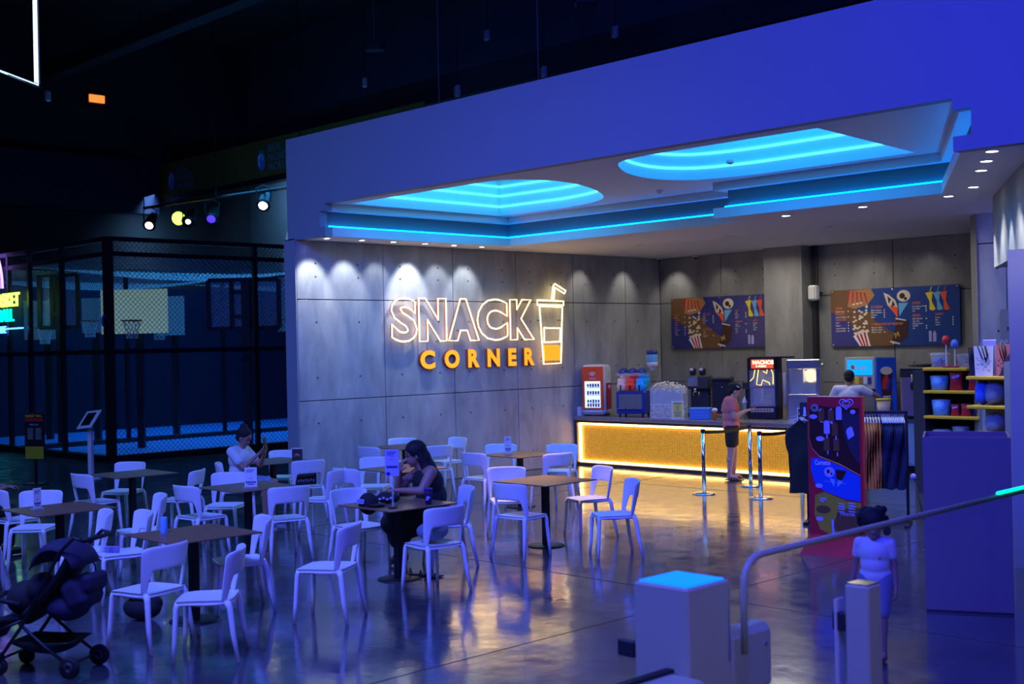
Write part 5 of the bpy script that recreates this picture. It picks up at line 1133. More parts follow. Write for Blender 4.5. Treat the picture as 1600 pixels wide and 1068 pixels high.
# ---------------------------------------------------------------- dark hall and sports cage
def HW(n, *a, m='hall'): return struct(MB().bx(*a).build(n, m))
HW('wall_hall', -41.5, -41.2, -3, 32, 0, 14)
HW('wall_far', -41.5, 6, 26.2, 26.5, 0, 14, m='hall2')
HW('wall_near', -41.5, 6, -3.3, -3, 0, 14)
HW('wall_east', 6, 6.3, -3, 32, 0, 14)
HW('ceiling_hall', -41.5, 6, -3, 32, 14, 14.2)
HW('wall_court', -35.1, -34.8, 12.3, 26.1, 0, 4.3, m='navy')
HW('wall_court_end', -34.8, -16.5, 25.4, 25.7, 0, 4.1, m='navy')
HW('wall_balcony', -41.2, -40.6, -3, 22.0, 7.3, 9.2, m='navy')
cf = struct(MB().bx(-34.8, -24.9, 12.26, 25.4, 0, .05).build('floor_court', 'court')); 
for n_, a in (('beam', (-41.2, -2, 22.8, 23.4, 9.2, 9.9)), ('beam', (-41.2, -2, 17.8, 18.3, 11.6, 12.1)), ('beam', (-24, -23.3, 0, 26, 12.4, 13))): struct(MB().bx(*a).build(n_, 'hall'))
t = thing('hall_banner', 'long dark gold banner with two emblems above the sports court', 'banner', (0, 0, 0))
BY = 22.18
x0 = PY(242, 262, BY); x1 = PY(470, 210, BY)
MB().bx(x0.x, x1.x + 6, BY - .05, BY, 7.9, 9.1).build('cloth', 'banner', t)
MB().bx(x0.x, x1.x + 6, BY - .06, BY + .3, 7.72, 7.9).build('lower_rail', 'black', t)
for k, u in enumerate((268, 408)):
    p = PY(u, 285 - k * 35, BY - .06); b = MB(); f2 = frame((p.x, BY - .055, 8.45), (1, 0, 0), (0, 0, 1))
    b.prism(ellipse(0, 0, .22, .33, 20), .01, f2); e = b.build('emblem', 'bluep', t); b = MB(); b.tube([f2 @ Vector((.12 * math.cos(a), .2 * math.sin(a), .015)) for a in [i * math.pi / 6 for i in range(9)]], .03, 5); b.build('emblem_mark', 'whitet', e)
    b = MB(); text(b, 'REAL', fr_off(f2, .38, .22), .36, .01); text(b, 'MADRID', fr_off(f2, .38, -.08), .36, .01, sx=.8); text(b, 'WORLD', fr_off(f2, .38, -.38), .36, .01, sx=.9); b.build('lettering', 'grey', t)
# truss and stage lamps
tr = thing('lighting_bar', 'dark lighting bar under the gold banner', 'lighting bar', (0, 0, 0)); m = MB()
a0, a1 = PY(225, 325, 20.5), PY(470, 290, 20.5); m.cyl(tuple(a0), tuple(a1 + (a1 - a0) * .6), .05); m.build('bar', 'black', tr)
for d_ in (0, .5, 1): q_ = a0 + (a1 - a0) * d_; MB().cyl((q_.x, q_.y, q_.z), (q_.x, q_.y, 14), .02).build('hanger', 'black', tr)
for i, (u, v, m_, col, e, r, lb) in enumerate(((233, 352, 'lampdisc', (1, 1, 1), 0, .10, 'stage lamp with a small white glow at the end of the lighting bar'), (279, 341, 'neon_yg', (.7, 1, .4), 0, .17, 'stage lamp facing the camera with a yellow green lens'), (294, 346, 'lampdisc', (1, 1, 1), 0, .06, 'tiny white stage lamp right beside the yellow green one'), (330, 342, 'lens_violet', (.1, .1, 1), 0, .11, 'stage lamp with a violet blue lens tilted down'), (411, 321, 'lampdisc', (1, 1, 1), 0, .10, 'stage lamp with a small white glow nearest the snack bar'))):
    p = PY(u, v, 20.3); t = thing('stage_lamp', lb, 'stage lamp', tuple(p), R(45), 'stage lamps under the gold banner')
    t.scale = (1.25, 1.25, 1.25)
    A = Matrix.Rotation(R(60 if i != 1 else 88), 4, 'X')
    A = Matrix.Rotation(R(98 if i == 1 else 128), 4, 'X')
    MB().lathe([(.10, -.5), (.13, -.3), (.15, -.06), (.18, 0)], 18, A).build('housing', 'black', t, True)
    MB().sph((0, 0, .005), (r, r, .05), 16, 8, A).build('lens', m_, t, True)
    # lens faces out of the housing mouth towards the seating
    MB().tube([(-.16, .1, .1), (-.18, .1, .42), (0, .1, .5), (.18, .1, .42), (.16, .1, .1)], .018, 6).build('yoke', 'black', t)
q_ = PY(434, 322, 25.5); spot('hall_wall_beam', tuple(q_), (.0, .55, -1), (.6, .85, 1), 900, 50, .8, .1)
area('teal_side_wash', (-40.0, 21.5, 6.9), (-1, .2, -.6), .4, 7, (.25, .6, 1), 110, 150)
area('teal_wall_wash', (-33, 24.3, 8.2), (0, 1, -.5), 12, .4, (.25, .6, 1), 420, 150)
# white neon square hanging top left
P0 = CAMV + ray(57, 133) / ray(57, 133).dot(fwd) * 20; dv = ray(1074, 535).normalized(); dv.z = 0; dv.normalize()
t = thing('neon_square', 'hanging square outline of cold white neon high over the court', 'sign', tuple(P0))
m = MB(); q = [Vector((0, 0, 0)), -dv * 3.2, -dv * 3.2 + Vector((0, 0, 3.4)), Vector((0, 0, 3.4))]; m.tube([tuple(v) for v in q], .034, 8, closed=True); m.build('neon_tube', 'neon_sq', t)
MB().tube([tuple(v + Vector((-.05, .06, .0))) for v in q], .05, 4, closed=True).build('backing', 'black', t)
for v in (q[2], q[3]): MB().cyl(tuple(v), (v.x, v.y, 13.9 - P0.z), .01).build('hanging_wire', 'dark', t)
for u, v, wv, hv, m_, lb in ((151, 154.5, .55, .26, 'window_orange', 'small orange lit window slot high on the far hall wall'),):
    p = PX(u, v, -41.08); t = thing('lit_sign_box', lb, 'light', (p.x, p.y, p.z)); MB().box((0, 0, 0), (.1, wv, hv)).build('lens', m_, t); MB().box((-.06, 0, 0), (.1, wv + .1, hv + .1)).build('housing', 'black', t)
for i, (u, v) in enumerate(((241, 58), (319, 27))):
    p = PX(u, v, -38); t = thing('hall_lamp', ('lower', 'higher')[i] + ' tiny yellowish lamp up in the dark hall roof', 'light', tuple(p), 0, 'tiny lamps in the dark hall roof'); MB().sph((0, 0, 0), (.05, .07, .035)).build('bulb', 'lit_warm', t); MB().lathe([(.1, .03), (.05, .12)], 12).build('shade', 'black', t, True)
    MB().cyl((0, 0, .1), (0, 0, 14.02 - p.z), .01).build('cord', 'black', t)
for i, (u, v, y) in enumerate(((585, 72, 19), (915, 0, 19))):
    p = PY(u, v, y); t = thing('hanging_speaker', ('dark box loudspeaker hanging above the fascia near its end', 'dark box loudspeaker hanging above the middle of the fascia')[i], 'speaker', tuple(p), R(40), 'loudspeakers hanging in the dark hall'); MB().box((0, 0, 0), (.46, .3, .24), bev=.04).build('cabinet', 'dark', t); MB().cyl((0, 0, .1), (0, 0, 13.9 - p.z), .008).build('cable', 'grey', t); MB().box((0, -.155, 0), (.38, .01, .18)).build('grille', 'black', t)
for i, (u, y) in enumerate(((685, 17), (841, 17))):
    p = PY(u, 100, y); t = thing('hanging_cable', ('thin pale cable hanging behind the fascia nearer its free end', 'thin pale cable hanging behind the middle of the fascia')[i], 'cable', (p.x, y, 5.9), 0, 'cables hanging in the hall'); MB().cyl((0, 0, 0), (0, 0, 8), .008, n=6).build('cable', 'grey', t); MB().box((0, 0, 0), (.05, .05, .1)).build('weight', 'dark', t)
for i, (u, v, y) in enumerate(((570, 129, 22), (761, 55, 22), (850, 112, 22), (961, 50, 22), (715, 142, 20), (75, 150, 14))):
    p = PY(u, v, y); t = thing('floodlight', ['small unlit floodlight behind the free end of the fascia', 'small unlit floodlight over the fascia, left of the two cables', 'small unlit floodlight just above the fascia by the second cable', 'small unlit floodlight over the middle of the fascia', 'small unlit floodlight touching the fascia top edge', 'small unlit floodlight under the neon square'][i], 'light', tuple(p), R(-30), 'unlit floodlights in the dark hall')
    MB().box((0, 0, 0), (.2, .12, .26), bev=.02).build('housing', 'lampoff', t); MB().box((0, -.065, 0), (.16, .01, .2)).build('lens', 'grey', t); MB().cyl((0, 0, .1), (0, 0, .9), .015).build('arm', 'black', t); MB().cyl((0, 0, .85), (0, 0, 14.02 - p.z), .008).build('cord', 'black', t)

# cage: posts, rails, nets
cg = thing('sports_cage', 'tall black steel cage with netting around the blue sports court', 'cage', (0, 0, 0))
CX, CY, CH_ = -24.9, 12.26, 4.78
b = MB()
def post(x, y, h=CH_, w_=.10): MB().bx(x - w_ / 2, x + w_ / 2, y - w_ / 2, y + w_ / 2, 0, h).build('post', 'black', cg)
post(CX, CY, CH_, .17)
for x in (-27.15, -28.9, -30.1, -31.2, -33.0): post(x, CY)
for y in (15.9, 19.3, 22.7): post(CX, y)
for x, y in ((-29.5, 15.0), (-29.5, 17.8), (-29.5, 20.6), (-32, 22), (-27.4, 19), (-27.8, 19.0)): post(x, y, CH_ - .4, .09)
for z in (.06, 2.36, CH_ - .32, CH_): 
    MB().bx(-34.7, CX, CY - .04, CY + .04, z - .05, z + .05).build('rail', 'black', cg); MB().bx(CX - .04, CX + .04, CY, 25.3, z - .05, z + .05).build('rail', 'black', cg)
MB().bx(-29.55, -29.45, CY, 25.3, CH_ - .4, CH_ - .3).build('rail', 'black', cg); MB().bx(-34.7, CX, 18.95, 19.05, CH_ - .42, CH_ - .32).build('rail', 'black', cg)
MB().bx(-29.6, -29.4, CY, 25.3, .05, .16).build('divider_kerb', 'dark', cg)
MB().bx(-34.7, CX + .1, CY - .12, CY + .05, 0, .14).bx(CX - .05, CX + .12, CY, 25.3, 0, .14).build('kerb', 'black', cg)
def netplane(name, p, ux, uy, lx, ly, m_, sag=0):
    me = bpy.data.meshes.new(name); n = 13; p = Vector(p); ux = Vector(ux); uy = Vector(uy)
    vs = [p + ux * lx * i / (n - 1) + uy * ly * j / (n - 1) - Vector((0, 0, sag * math.sin(math.pi * i / (n - 1)) ** .8 * math.sin(math.pi * j / (n - 1)) ** .8)) for i in range(n) for j in range(n)]
    fs = [(i * n + j, (i + 1) * n + j, (i + 1) * n + j + 1, i * n + j + 1) for i in range(n - 1) for j in range(n - 1)]
    me.from_pydata([v[:] for v in vs], [], fs); uvl = me.uv_layers.new(name='uv')
    for f in me.polygons:
        for li in f.loop_indices: k = me.loops[li].vertex_index; uvl.data[li].uv = ((k // n) * lx / (n - 1), (k % n) * ly / (n - 1))
    me.materials.append(M[m_]); o = bpy.data.objects.new(name, me); COL.objects.link(o); o.parent = cg; return o
netplane('side_net', (-34.7, CY, .1), (1, 0, 0), (0, 0, 1), 9.8, 4.68, 'net_dark'); netplane('side_net', (CX, CY, .1), (0, 1, 0), (0, 0, 1), 13, 4.68, 'net_dark')
netplane('roof_net', (-29.5, CY, CH_ - .35), (1, 0, 0), (0, 1, 0), 4.6, 6.7, 'net_roof', .35); netplane('roof_net', (-34.7, CY, CH_ - .35), (1, 0, 0), (0, 1, 0), 5.2, 6.7, 'net_roof', .35)
netplane('roof_net', (-29.5, 19, CH_ - .35), (1, 0, 0), (0, 1, 0), 4.6, 6.3, 'net_roof', .3); netplane('roof_net', (-34.7, 19, CH_ - .35), (1, 0, 0), (0, 1, 0), 5.2, 6.3, 'net_roof', .3)
for y in (14.5, 17.5, 20.5): spot('court_net_beam', (-27, y, 6.8), (0, 0, -1), (.5, .8, 1), 55, 90, .6, .1)
def dpt(u, v, d): r_ = ray(u, v); return CAMV + r_ * (d / r_.dot(fwd))
def hoop(u0, u1, v0, v1, d, m_, lb, rim=None, side=1):
    a, b_ = dpt(u0, (v0 + v1) / 2, d), dpt(u1, (v0 + v1) / 2, d); c = (a + b_) / 2; w_ = (b_ - a).length; zt, zb = dpt(u0, v0, d).z, dpt(u0, v1, d).z
    rz = math.atan2((b_ - a).y, (b_ - a).x); t = thing('basketball_hoop', lb, 'hoop', (c.x, c.y, 0), rz, 'basketball boards inside the court cage')
    MB().bx(-w_ / 2, w_ / 2, -.02, .02, zb, zt).build('backboard', m_, t)
    MB().bx(-.08, .08, .3, .46, .05, (zb + zt) / 2 + .2).build('pole', 'black', t); MB().bx(-.05, .05, .02, .32, (zb + zt) / 2, (zb + zt) / 2 + .1).build('arm', 'black', t)
    r = MB(); zr = zb + .30; cxr = rim if rim is not None else 0
    r.tube([(cxr + .23 * math.cos(a_), -.38 + .23 * math.sin(a_), zr) for a_ in [i * math.pi / 10 for i in range(20)]], .018, 6, closed=True); r.box((cxr, -.08, zr), (.14, .16, .05)); r.build('rim', 'orange_side', t)
    n_ = MB()
    for i in range(12):
        a_ = i * math.pi / 6
        for s in (1, -1): n_.tube([(cxr + .22 * math.cos(a_), -.38 + .22 * math.sin(a_), zr), (cxr + .14 * math.cos(a_ + s * .5), -.38 + .14 * math.sin(a_ + s * .5), zr - .25), (cxr + .12 * math.cos(a_ + s), -.38 + .12 * math.sin(a_ + s), zr - .42)], .006, 4)
    n_.build('net', 'whitet', t)
hoop(158, 262, 453, 522, 29.3, 'bb_glow', 'basketball board with a painted pale green glow and a red rim', 0.05)
hoop(245, 288, 463, 524, 33, 'backboard', 'dim basketball board peeking out behind the pale green one', -.2)
hoop(38, 95, 470, 531, 33, 'backboard', 'dim basketball board near the neon lettering', .2)
hoop(128, 156, 466, 520, 32, 'backboard', 'narrow dim basketball board left of the pale green one', .1)
hoop(434, 510, 450, 518, 31, 'backboard', 'dim basketball board cut off by the end of the snack bar wall', -.2)
def backframe(u0, u1, v0, v1, d, lb):
    a, b_ = dpt(u0, (v0 + v1) / 2, d), dpt(u1, (v0 + v1) / 2, d); c = (a + b_) / 2; w_ = (b_ - a).length; zt, zb = dpt(u0, v0, d).z, dpt(u0, v1, d).z; h = zt - zb
    rz = math.atan2((b_ - a).y, (b_ - a).x); t = thing('board_frame', lb, 'hoop', (c.x, c.y, 0), rz, 'basketball frames seen from behind')
    m = MB(); [m.bx(x - .05, x + .05, -.05, .05, zb, zt) for x in (-w_ / 2, -w_ * .17, .0, w_ * .12, w_ / 2)]; [m.bx(-w_ / 2, w_ / 2, -.05, .05, z - .05, z + .05) for z in (zb, zt)]; [m.bx(-w_ * .17, w_ * .12, -.05, .05, zb + h * k - .04, zb + h * k + .04) for k in (.25, .75)]; m.build('frame', 'black', t)
    MB().bx(-w_ / 2 + .04, w_ / 2 - .04, .06, .07, zb + .04, zt - .04).build('board', 'glass_thin', t)
    MB().bx(-.02, .17, -.2, -.02, .05, zt).build('pole', 'black', t)
backframe(326, 436, 438, 514, 29.6, 'black framed basketball board seen from behind beside the snack bar wall')
backframe(62, 122, 430, 512, 31, 'black framed basketball board seen from behind by the neon lettering')
t = thing('round_clock', 'small round device with a pale ring on the corner cage post', 'device', (CX + .02, CY - .13, 3.02), R(-45)); f2 = FRONT(0); MB().tube([f2 @ Vector((.11 * math.cos(a), .11 * math.sin(a), 0)) for a in [i * math.pi / 10 for i in range(20)]], .022, 6, closed=True).build('ring', 'skyprint', t, True); MB().lathe([(.10, -.01), (.09, .02)], 18, f2).build('face', 'dark', t)
# neon letters on the cage
t = thing('neon_lettering', 'yellow, green and blue neon lettering with a purple arc cut by the left edge', 'sign', (0, CY - .15, 0))
def NP(u, v): p = PY(u, v, CY - .15); return p.x, p.z
xr, zb = NP(30, 477); _, zt = NP(30, 455); s = (zt - zb) / .73
def ntext(s_, xr, zb, size, m_, nm):
    vs, fs = text_data(s_, size, .02, .01 * size, 'RIGHT'); mx = max(v[0] for v in vs); f2 = frame((xr - mx, 0, zb), (1, 0, 0), (0, 0, 1)); MB().add(vs, fs, f2).build(nm, m_, t)
ntext('BASKET', xr, zb, s, 'neon_yg', 'word_top')
x2, z2 = NP(21, 501); _, z3 = NP(21, 481); ntext('BALL', x2, z2, (z3 - z2) / .73, 'neon_gr', 'word_middle')
x3, z4 = NP(9, 520); ntext('ZONE', x3, z4, .24, 'neon_bl', 'word_bottom')
xa, za = NP(36, 512); MB().cyl((x3 + .05, 0, za), (xa, 0, za), .018).build('underline', 'neon_bl', t)
xc, zc = NP(-12, 452); m = MB(); m.tube([(xc + .62 * math.cos(a), 0, zc + .95 * math.sin(a)) for a in [i * math.pi / 16 for i in range(17)]], .03, 6); m.tube([(xc + .45 * math.cos(a), 0, zc + .85 * math.sin(a)) for a in [i * math.pi / 16 for i in range(13)]], .018, 6); m.build('arc', 'neon_pu', t)
area('neon_spill', (xr - .8, CY - .6, 3.0), (.3, -1, -1), 1.6, .8, (.05, .75, 1), 120, 100)
# tablet kiosk and yellow board
p = PZ(143, 745); t = thing('tablet_kiosk', 'white tablet kiosk on a slim post before the cage', 'kiosk', (-21.98, 10.41, 0), R(20))
MB().bx(-.045, .045, -.03, .03, 0, 1.0).build('post', 'whitep', t); MB().lathe([(.2, 0), (.2, .02)], 24).build('base', 'whitep', t); A = Matrix.Translation((0, 0, 1.12)) @ Matrix.Rotation(R(-42), 4, 'Y') @ Matrix.Rotation(R(0), 4, 'X')
A = Matrix.Translation((0, -.02, 1.10)) @ Matrix.Rotation(R(48), 4, 'X') @ Matrix.Rotation(R(-8), 4, 'Y')
MB().box((0, 0, 0), (.40, .42, .03), A, bev=.01).build('tablet_frame', 'whitep', t); MB().box((0, 0, .017), (.25, .30, .006), A).build('screen', 'black', t)
p = dpt(56, 758, 22.2); t = thing('price_board', 'black and yellow price board with a red stripe on a stand before the cage', 'sign', (p.x, p.y, 0), R(30))
MB().bx(-.2, .2, -.015, .015, .45, 1.28).build('board', 'black', t); MB().bx(-.19, .19, -.02, -.015, .46, .68).build('yellow_panel', 'olive', t); MB().bx(-.19, .19, -.02, -.015, 1.13, 1.19).build('red_stripe', 'redprint', t)
b = MB(); text(b, 'BASKET BALL', fr_off(FRONT(-.0205), -.18, 1.21), .06, .001); b.build('title', 'yellowp', t); b = MB(); text(b, 'FREE PLAY', fr_off(FRONT(-.0205), -.09, 1.06), .04, .001); [b.box(((-.08 if k % 2 else .09), -.02, 1.0 - .03 * (k // 2)), (.12, .002, .008)) for k in range(14)]; b.build('print', 'lampoff', t)
MB().bx(-.02, .02, -.01, .03, 0, .5).bx(-.18, .18, -.12, .12, 0, .02).build('stand', 'black', t)
for (x, y, w_, h, lb) in ((-22.9, 16.4, .5, .5, 'low dark box with a pale top near the court corner'),):
    pass
# ---------------------------------------------------------------- people (each body one continuous surface)
def cap(mb, p0, r0, p1, r1, n=14):
    p0, p1 = Vector(p0), Vector(p1)
    mb.tube([p0, p1], [r0, r1], n); mb.sph(p0, r0, n, 8); mb.sph(p1, r1, n, 8)
def hand(mb, w_, d, nrm, curl=.5, s=1.0, side=1):
    """palm with four unequal bent fingers and a thumb leaving the side of the palm"""
    w_ = Vector(w_); d = Vector(d).normalized(); nrm = Vector(nrm); nrm = (nrm - d * nrm.dot(d)).normalized(); sd = d.cross(nrm) * side
    c = w_ + d * .045 * s
    for k in (-1, -.33, .33, 1): cap(mb, w_ + sd * k * .012 * s, .014 * s, w_ + d * .082 * s + sd * k * .030 * s, .0125 * s, 8)
    for k, L in ((-1, .058), (-.33, .070), (.33, .076), (1, .068)):
        b = w_ + d * .085 * s + sd * k * .030 * s; q = b
        for j in range(3):
            a = curl * (j + .6); e = q + (d * math.cos(a) + nrm * math.sin(a)) * L * s * (.42, .32, .26)[j]
            cap(mb, q, (.0092 - .0008 * j) * s, e, (.0086 - .0009 * j) * s, 8); q = e
    b = w_ + d * .03 * s + sd * .028 * s; m_ = b + (d * .55 + sd * .75 + nrm * .35).normalized() * .038 * s; e = m_ + (d * .85 + sd * .2 + nrm * .5).normalized() * .032 * s
    cap(mb, b, .013 * s, m_, .0105 * s, 8); cap(mb, m_, .0105 * s, e, .009 * s, 8)
def head(mb, c, fw, up, s=1.0):
    c, fw, up = Vector(c), Vector(fw).normalized(), Vector(up); up = (up - fw * up.dot(fw)).normalized(); lf = up.cross(fw)
    F_ = Matrix((( fw.x, lf.x, up.x, c.x), (fw.y, lf.y, up.y, c.y), (fw.z, lf.z, up.z, c.z), (0, 0, 0, 1))) @ Matrix.Scale(s, 4)
    mb.sph((-.008, 0, .025), (.094, .076, .092), 20, 14, F_); mb.sph((.022, 0, -.03), (.066, .060, .075), 18, 12, F_); mb.sph((.052, 0, -.088), (.026, .028, .020), 12, 8, F_)
    mb.sph((.088, 0, -.018), (.020, .012, .014), 10, 8, F_); mb.sph((.080, 0, .008), (.012, .009, .026), 10, 8, F_)
    for k in (-1, 1): mb.sph((0, k * .076, -.012), (.016, .008, .030), 10, 8, F_); mb.sph((.070, k * .030, .024), (.014, .026, .009), 10, 8, F_)
    mb.sph((.080, 0, -.058), (.012, .022, .008), 10, 6, F_)
    return F_
def person(label, loc, rz, J, skin='skin', top=None, sleeves=None, bottom=None, bottom_len=None, hair=None, shoes=None, hs=1.0, name='person', face=True, build=1.0, hands=((.5, 1), (.5, -1)), scale=1.0, sleeve_len=.45, chest=1.0, group=None, tank=False):
    t = thing(name, label, 'person', loc, rz); t.scale = (scale,) * 3
    if group: t['group'] = group
    J = {k: Vector(v) for k, v in J.items()}
    B = build
    def torso(mb, g=0):
        pe, ch, nk = J['pelvis'], J['chest'], J['neck']
        ax = (ch - pe); q = ax.to_track_quat('Z', 'Y').to_matrix().to_4x4()
        # local axes: keep x forward
        up = ax.normalized(); fx = Vector((1, 0, 0)); fx = (fx - up * fx.dot(up)).normalized(); ly = up.cross(fx)
        def TM(c): return Matrix(((fx.x, ly.x, up.x, c.x), (fx.y, ly.y, up.y, c.y), (fx.z, ly.z, up.z, c.z), (0, 0, 0, 1)))
        mb.sph((0, 0, 0), (.115 * B + g, .165 * B + g, .12 + g), 20, 12, TM(pe))
        mb.sph((.01, 0, 0), (.112 * B + g, .145 * B + g, .14 + g), 20, 12, TM(pe.lerp(ch, .5)))
        mb.sph((.01, 0, .0), (.115 * B * chest + g, .160 * B + g, .15 + g), 20, 12, TM(ch))
        if not (g and tank):
            for s in ('l', 'r'): cap(mb, J['sh' + s].lerp(ch + up * .09, .7), .072 * B + g, J['sh' + s], .052 * B + g)
    def arm(mb, s, g=0, t1=1.0):
        a, b_, c = J['sh' + s], J['el' + s], J['wr' + s]
        if t1 <= 1: cap(mb, a, .050 * B + g, a.lerp(b_, t1), (.050 - .012 * t1) * B + g)
        else: cap(mb, a, .050 * B + g, b_, .038 * B + g); cap(mb, b_, .038 * B + g, b_.lerp(c, t1 - 1), (.036 - .012 * (t1 - 1)) + g)
    def leg(mb, s, g=0, t1=2.0):
        a, b_, c = J['hp' + s], J['kn' + s], J['an' + s]
        cap(mb, a, .092 * B + g, a.lerp(b_, min(1, t1)), (.092 - .037 * min(1, t1)) * B + g)
        if t1 > 1:
            cap(mb, b_, .055 * B + g, b_.lerp(c, min(1, (t1 - 1))), (.055 - .022 * (t1 - 1)) * B + g); mid = b_.lerp(c, .32)
            if g == 0: mb.sph(mid + Vector((-.012, 0, 0)), .054 * B, 12, 8)
    b = MB(); torso(b); cap(b, J['neck'] - Vector((0, 0, .04)), .052, J['head'] - Vector((0, 0, .05 * hs)), .047)
    for s in ('l', 'r'):
        arm(b, s, 0, 2.0); leg(b, s)
        an, to = J['an' + s], J['to' + s]; cap(b, an, .036, an - Vector((0, 0, .03)), .034); cap(b, an - Vector((0, 0, .035)) + (to - an).normalized() * -.02, .030, to, .024); cap(b, an - Vector((0, 0, .03)), .034, to.lerp(an, .3), .028)
        dr = (J['wr' + s] - J['el' + s]).normalized(); hd = J.get('hd' + s); dr = hd if hd else dr; nr = J.get('hn' + s, Vector((0, 0, 1)))
        hand(b, J['wr' + s], dr, nr, hands[0 if s == 'l' else 1][0], 1.0, hands[0 if s == 'l' else 1][1])
    F_ = head(b, J['head'], J['look'], J.get('hup', Vector((0, 0, 1))), hs)
    b.build('body', skin, t, remesh=.0085, sm=2)
    if face:
        e = MB(); [e.sph((.078, k * .030, .012), (.009, .013, .005), 8, 6, F_) for k in (-1, 1)]; e.build('eye', 'blackcloth', t)
        e = MB(); [e.tube([F_ @ Vector((.083, k * .014, .032)), F_ @ Vector((.080, k * .032, .037)), F_ @ Vector((.068, k * .048, .031))], .0035, 5) for k in (-1, 1)]; e.build('eyebrow', 'hair', t)
        e = MB(); e.sph((.090, 0, -.058), (.006, .021, .005), 10, 6, F_); e.build('mouth', 'lips', t)
    if top:
        b = MB(); torso(b, .016)
        for s in ('l', 'r'):
            if sleeves: arm(b, s, .017, sleeve_len)
        if bottom != 'dress':
            pass
        b.build('top', top, t, remesh=.012, sm=5)
    if bottom:
        b = MB(); pe = J['pelvis']; b.sph(pe, (.128 * B, .178 * B, .125), 20, 12)
        for s in ('l', 'r'): leg(b, s, .022, bottom_len)
        b.build('lower_garment', bottom, t, remesh=.012, sm=5)
    if hair: hair(t, F_)
    if shoes:
        for s in ('l', 'r'):
            an, to = J['an' + s], J['to' + s]; b = MB(); d = (to - an); d.z = 0; d.normalize(); c = (an - d * .03 + to) / 2; zb = min(to.z, an.z) - .03
            cap(b, Vector((an.x, an.y, to.z)) - d * .03, .034, to + d * .01, .034); b.build('shoe', shoes, t, remesh=.01)
    return t, F_
def bob(t, F_, extra=()):
    b = MB(); b.sph((-.022, 0, .042), (.098, .086, .090), 18, 12, F_); b.sph((-.05, 0, -.01), (.06, .076, .07), 16, 10, F_)
    for c, r in extra: b.sph(c, r, 14, 10, F_)
    b.build('hair', 'hair', t, remesh=.010, sm=2)
# standing woman at the counter, looking down at her phone
J = dict(pelvis=(0, 0, .90), chest=(-.02, 0, 1.20), neck=(.0, 0, 1.36), head=(.075, 0, 1.475), look=(.85, 0, -.5), shl=(-.02, .165, 1.31), shr=(-.02, -.165, 1.31),
         ell=(.03, .22, 1.06), elr=(.03, -.21, 1.05), wrl=(.24, .10, 1.13), wrr=(.25, -.11, 1.15), hdl=(.9, -.1, .15), hdr=(.9, .1, .12), hnl=(-.2, 0, 1), hnr=(-.2, 0, 1),
         hpl=(0, .085, .86), hpr=(.0, -.085, .86), knl=(.05, .085, .47), knr=(-.02, -.08, .47), anl=(.03, .09, .09), anr=(-.06, -.08, .09), tol=(.15, .11, .045), tor=(.06, -.10, .045))
def h1(t, F_): bob(t, F_, (((-.095, 0, .03), (.045, .055, .05)), ((-.02, 0, .09), (.07, .06, .04))))
t, F_ = person('woman in a salmon tee and dark shorts standing at the counter looking at her phone', (-12.14, 16.86, 0), R(42), J, 'skin', 'salmon', True, 'olivecloth', .62, h1, None, 1.08, build=1.12, sleeve_len=.5, hands=((.5, 1), (.35, -1)))
e = MB(); e.box((.0, -.075, .075), (.05, .01, .014), F_, bev=.003); e.build('hair_clip', 'whitet', t)
for s, x, y in (('l', .06, .095), ('r', -.03, -.09)):
    MB().sph((x + .02, y, .018), (.135, .048, .017), 18, 6).build('sandal_sole', 'brownprint', t, True); m = MB()
    for q_ in (.0, .05, .09): m.tube([(x + q_, y - .045, .02), (x + q_, y, .085 - .3 * q_), (x + q_, y + .045, .02)], .009, 6)
    m.build('sandal_strap', 'chocprint', t, True)
p = Matrix.Translation((-12.14, 16.86, 0)) @ rotz(R(42)) @ Vector((.36, -.02, 1.175))
tp_ = thing('phone', 'dark phone in the hand of the standing woman', 'phone', tuple(p), R(42)); MB().box((0, 0, 0), (.07, .15, .009), Matrix.Rotation(R(-25), 4, 'Y'), bev=.003).build('phone_body', 'black', tp_)
# worker seen from behind
J = dict(pelvis=(0, 0, .95), chest=(.04, 0, 1.28), neck=(.08, 0, 1.46), head=(.13, 0, 1.58), look=(1, 0, -.35), shl=(.04, .20, 1.40), shr=(.04, -.20, 1.40),
         ell=(.12, .34, 1.16), elr=(.16, -.46, 1.27), wrl=(.35, .2, 1.14), wrr=(.36, -.28, 1.36), hdl=(.9, -.1, 0), hdr=(.8, .5, .1), hnl=(0, 0, -1), hnr=(0, 0, -1),
         hpl=(0, .09, .9), hpr=(.0, -.09, .9), knl=(.02, .1, .49), knr=(.0, -.1, .49), anl=(0, .1, .09), anr=(-.02, -.1, .09), tol=(.14, .12, .04), tor=(.12, -.12, .04))
person('worker in a white polo shirt seen from behind at the soda dispenser', (-10.95, 18.55, .05), R(112), J, 'skin_d', 'whitecloth', True, 'blackcloth', 1.95, lambda t, F_: bob(t, F_), 'rubber', 1.05, build=1.02, sleeve_len=.55)
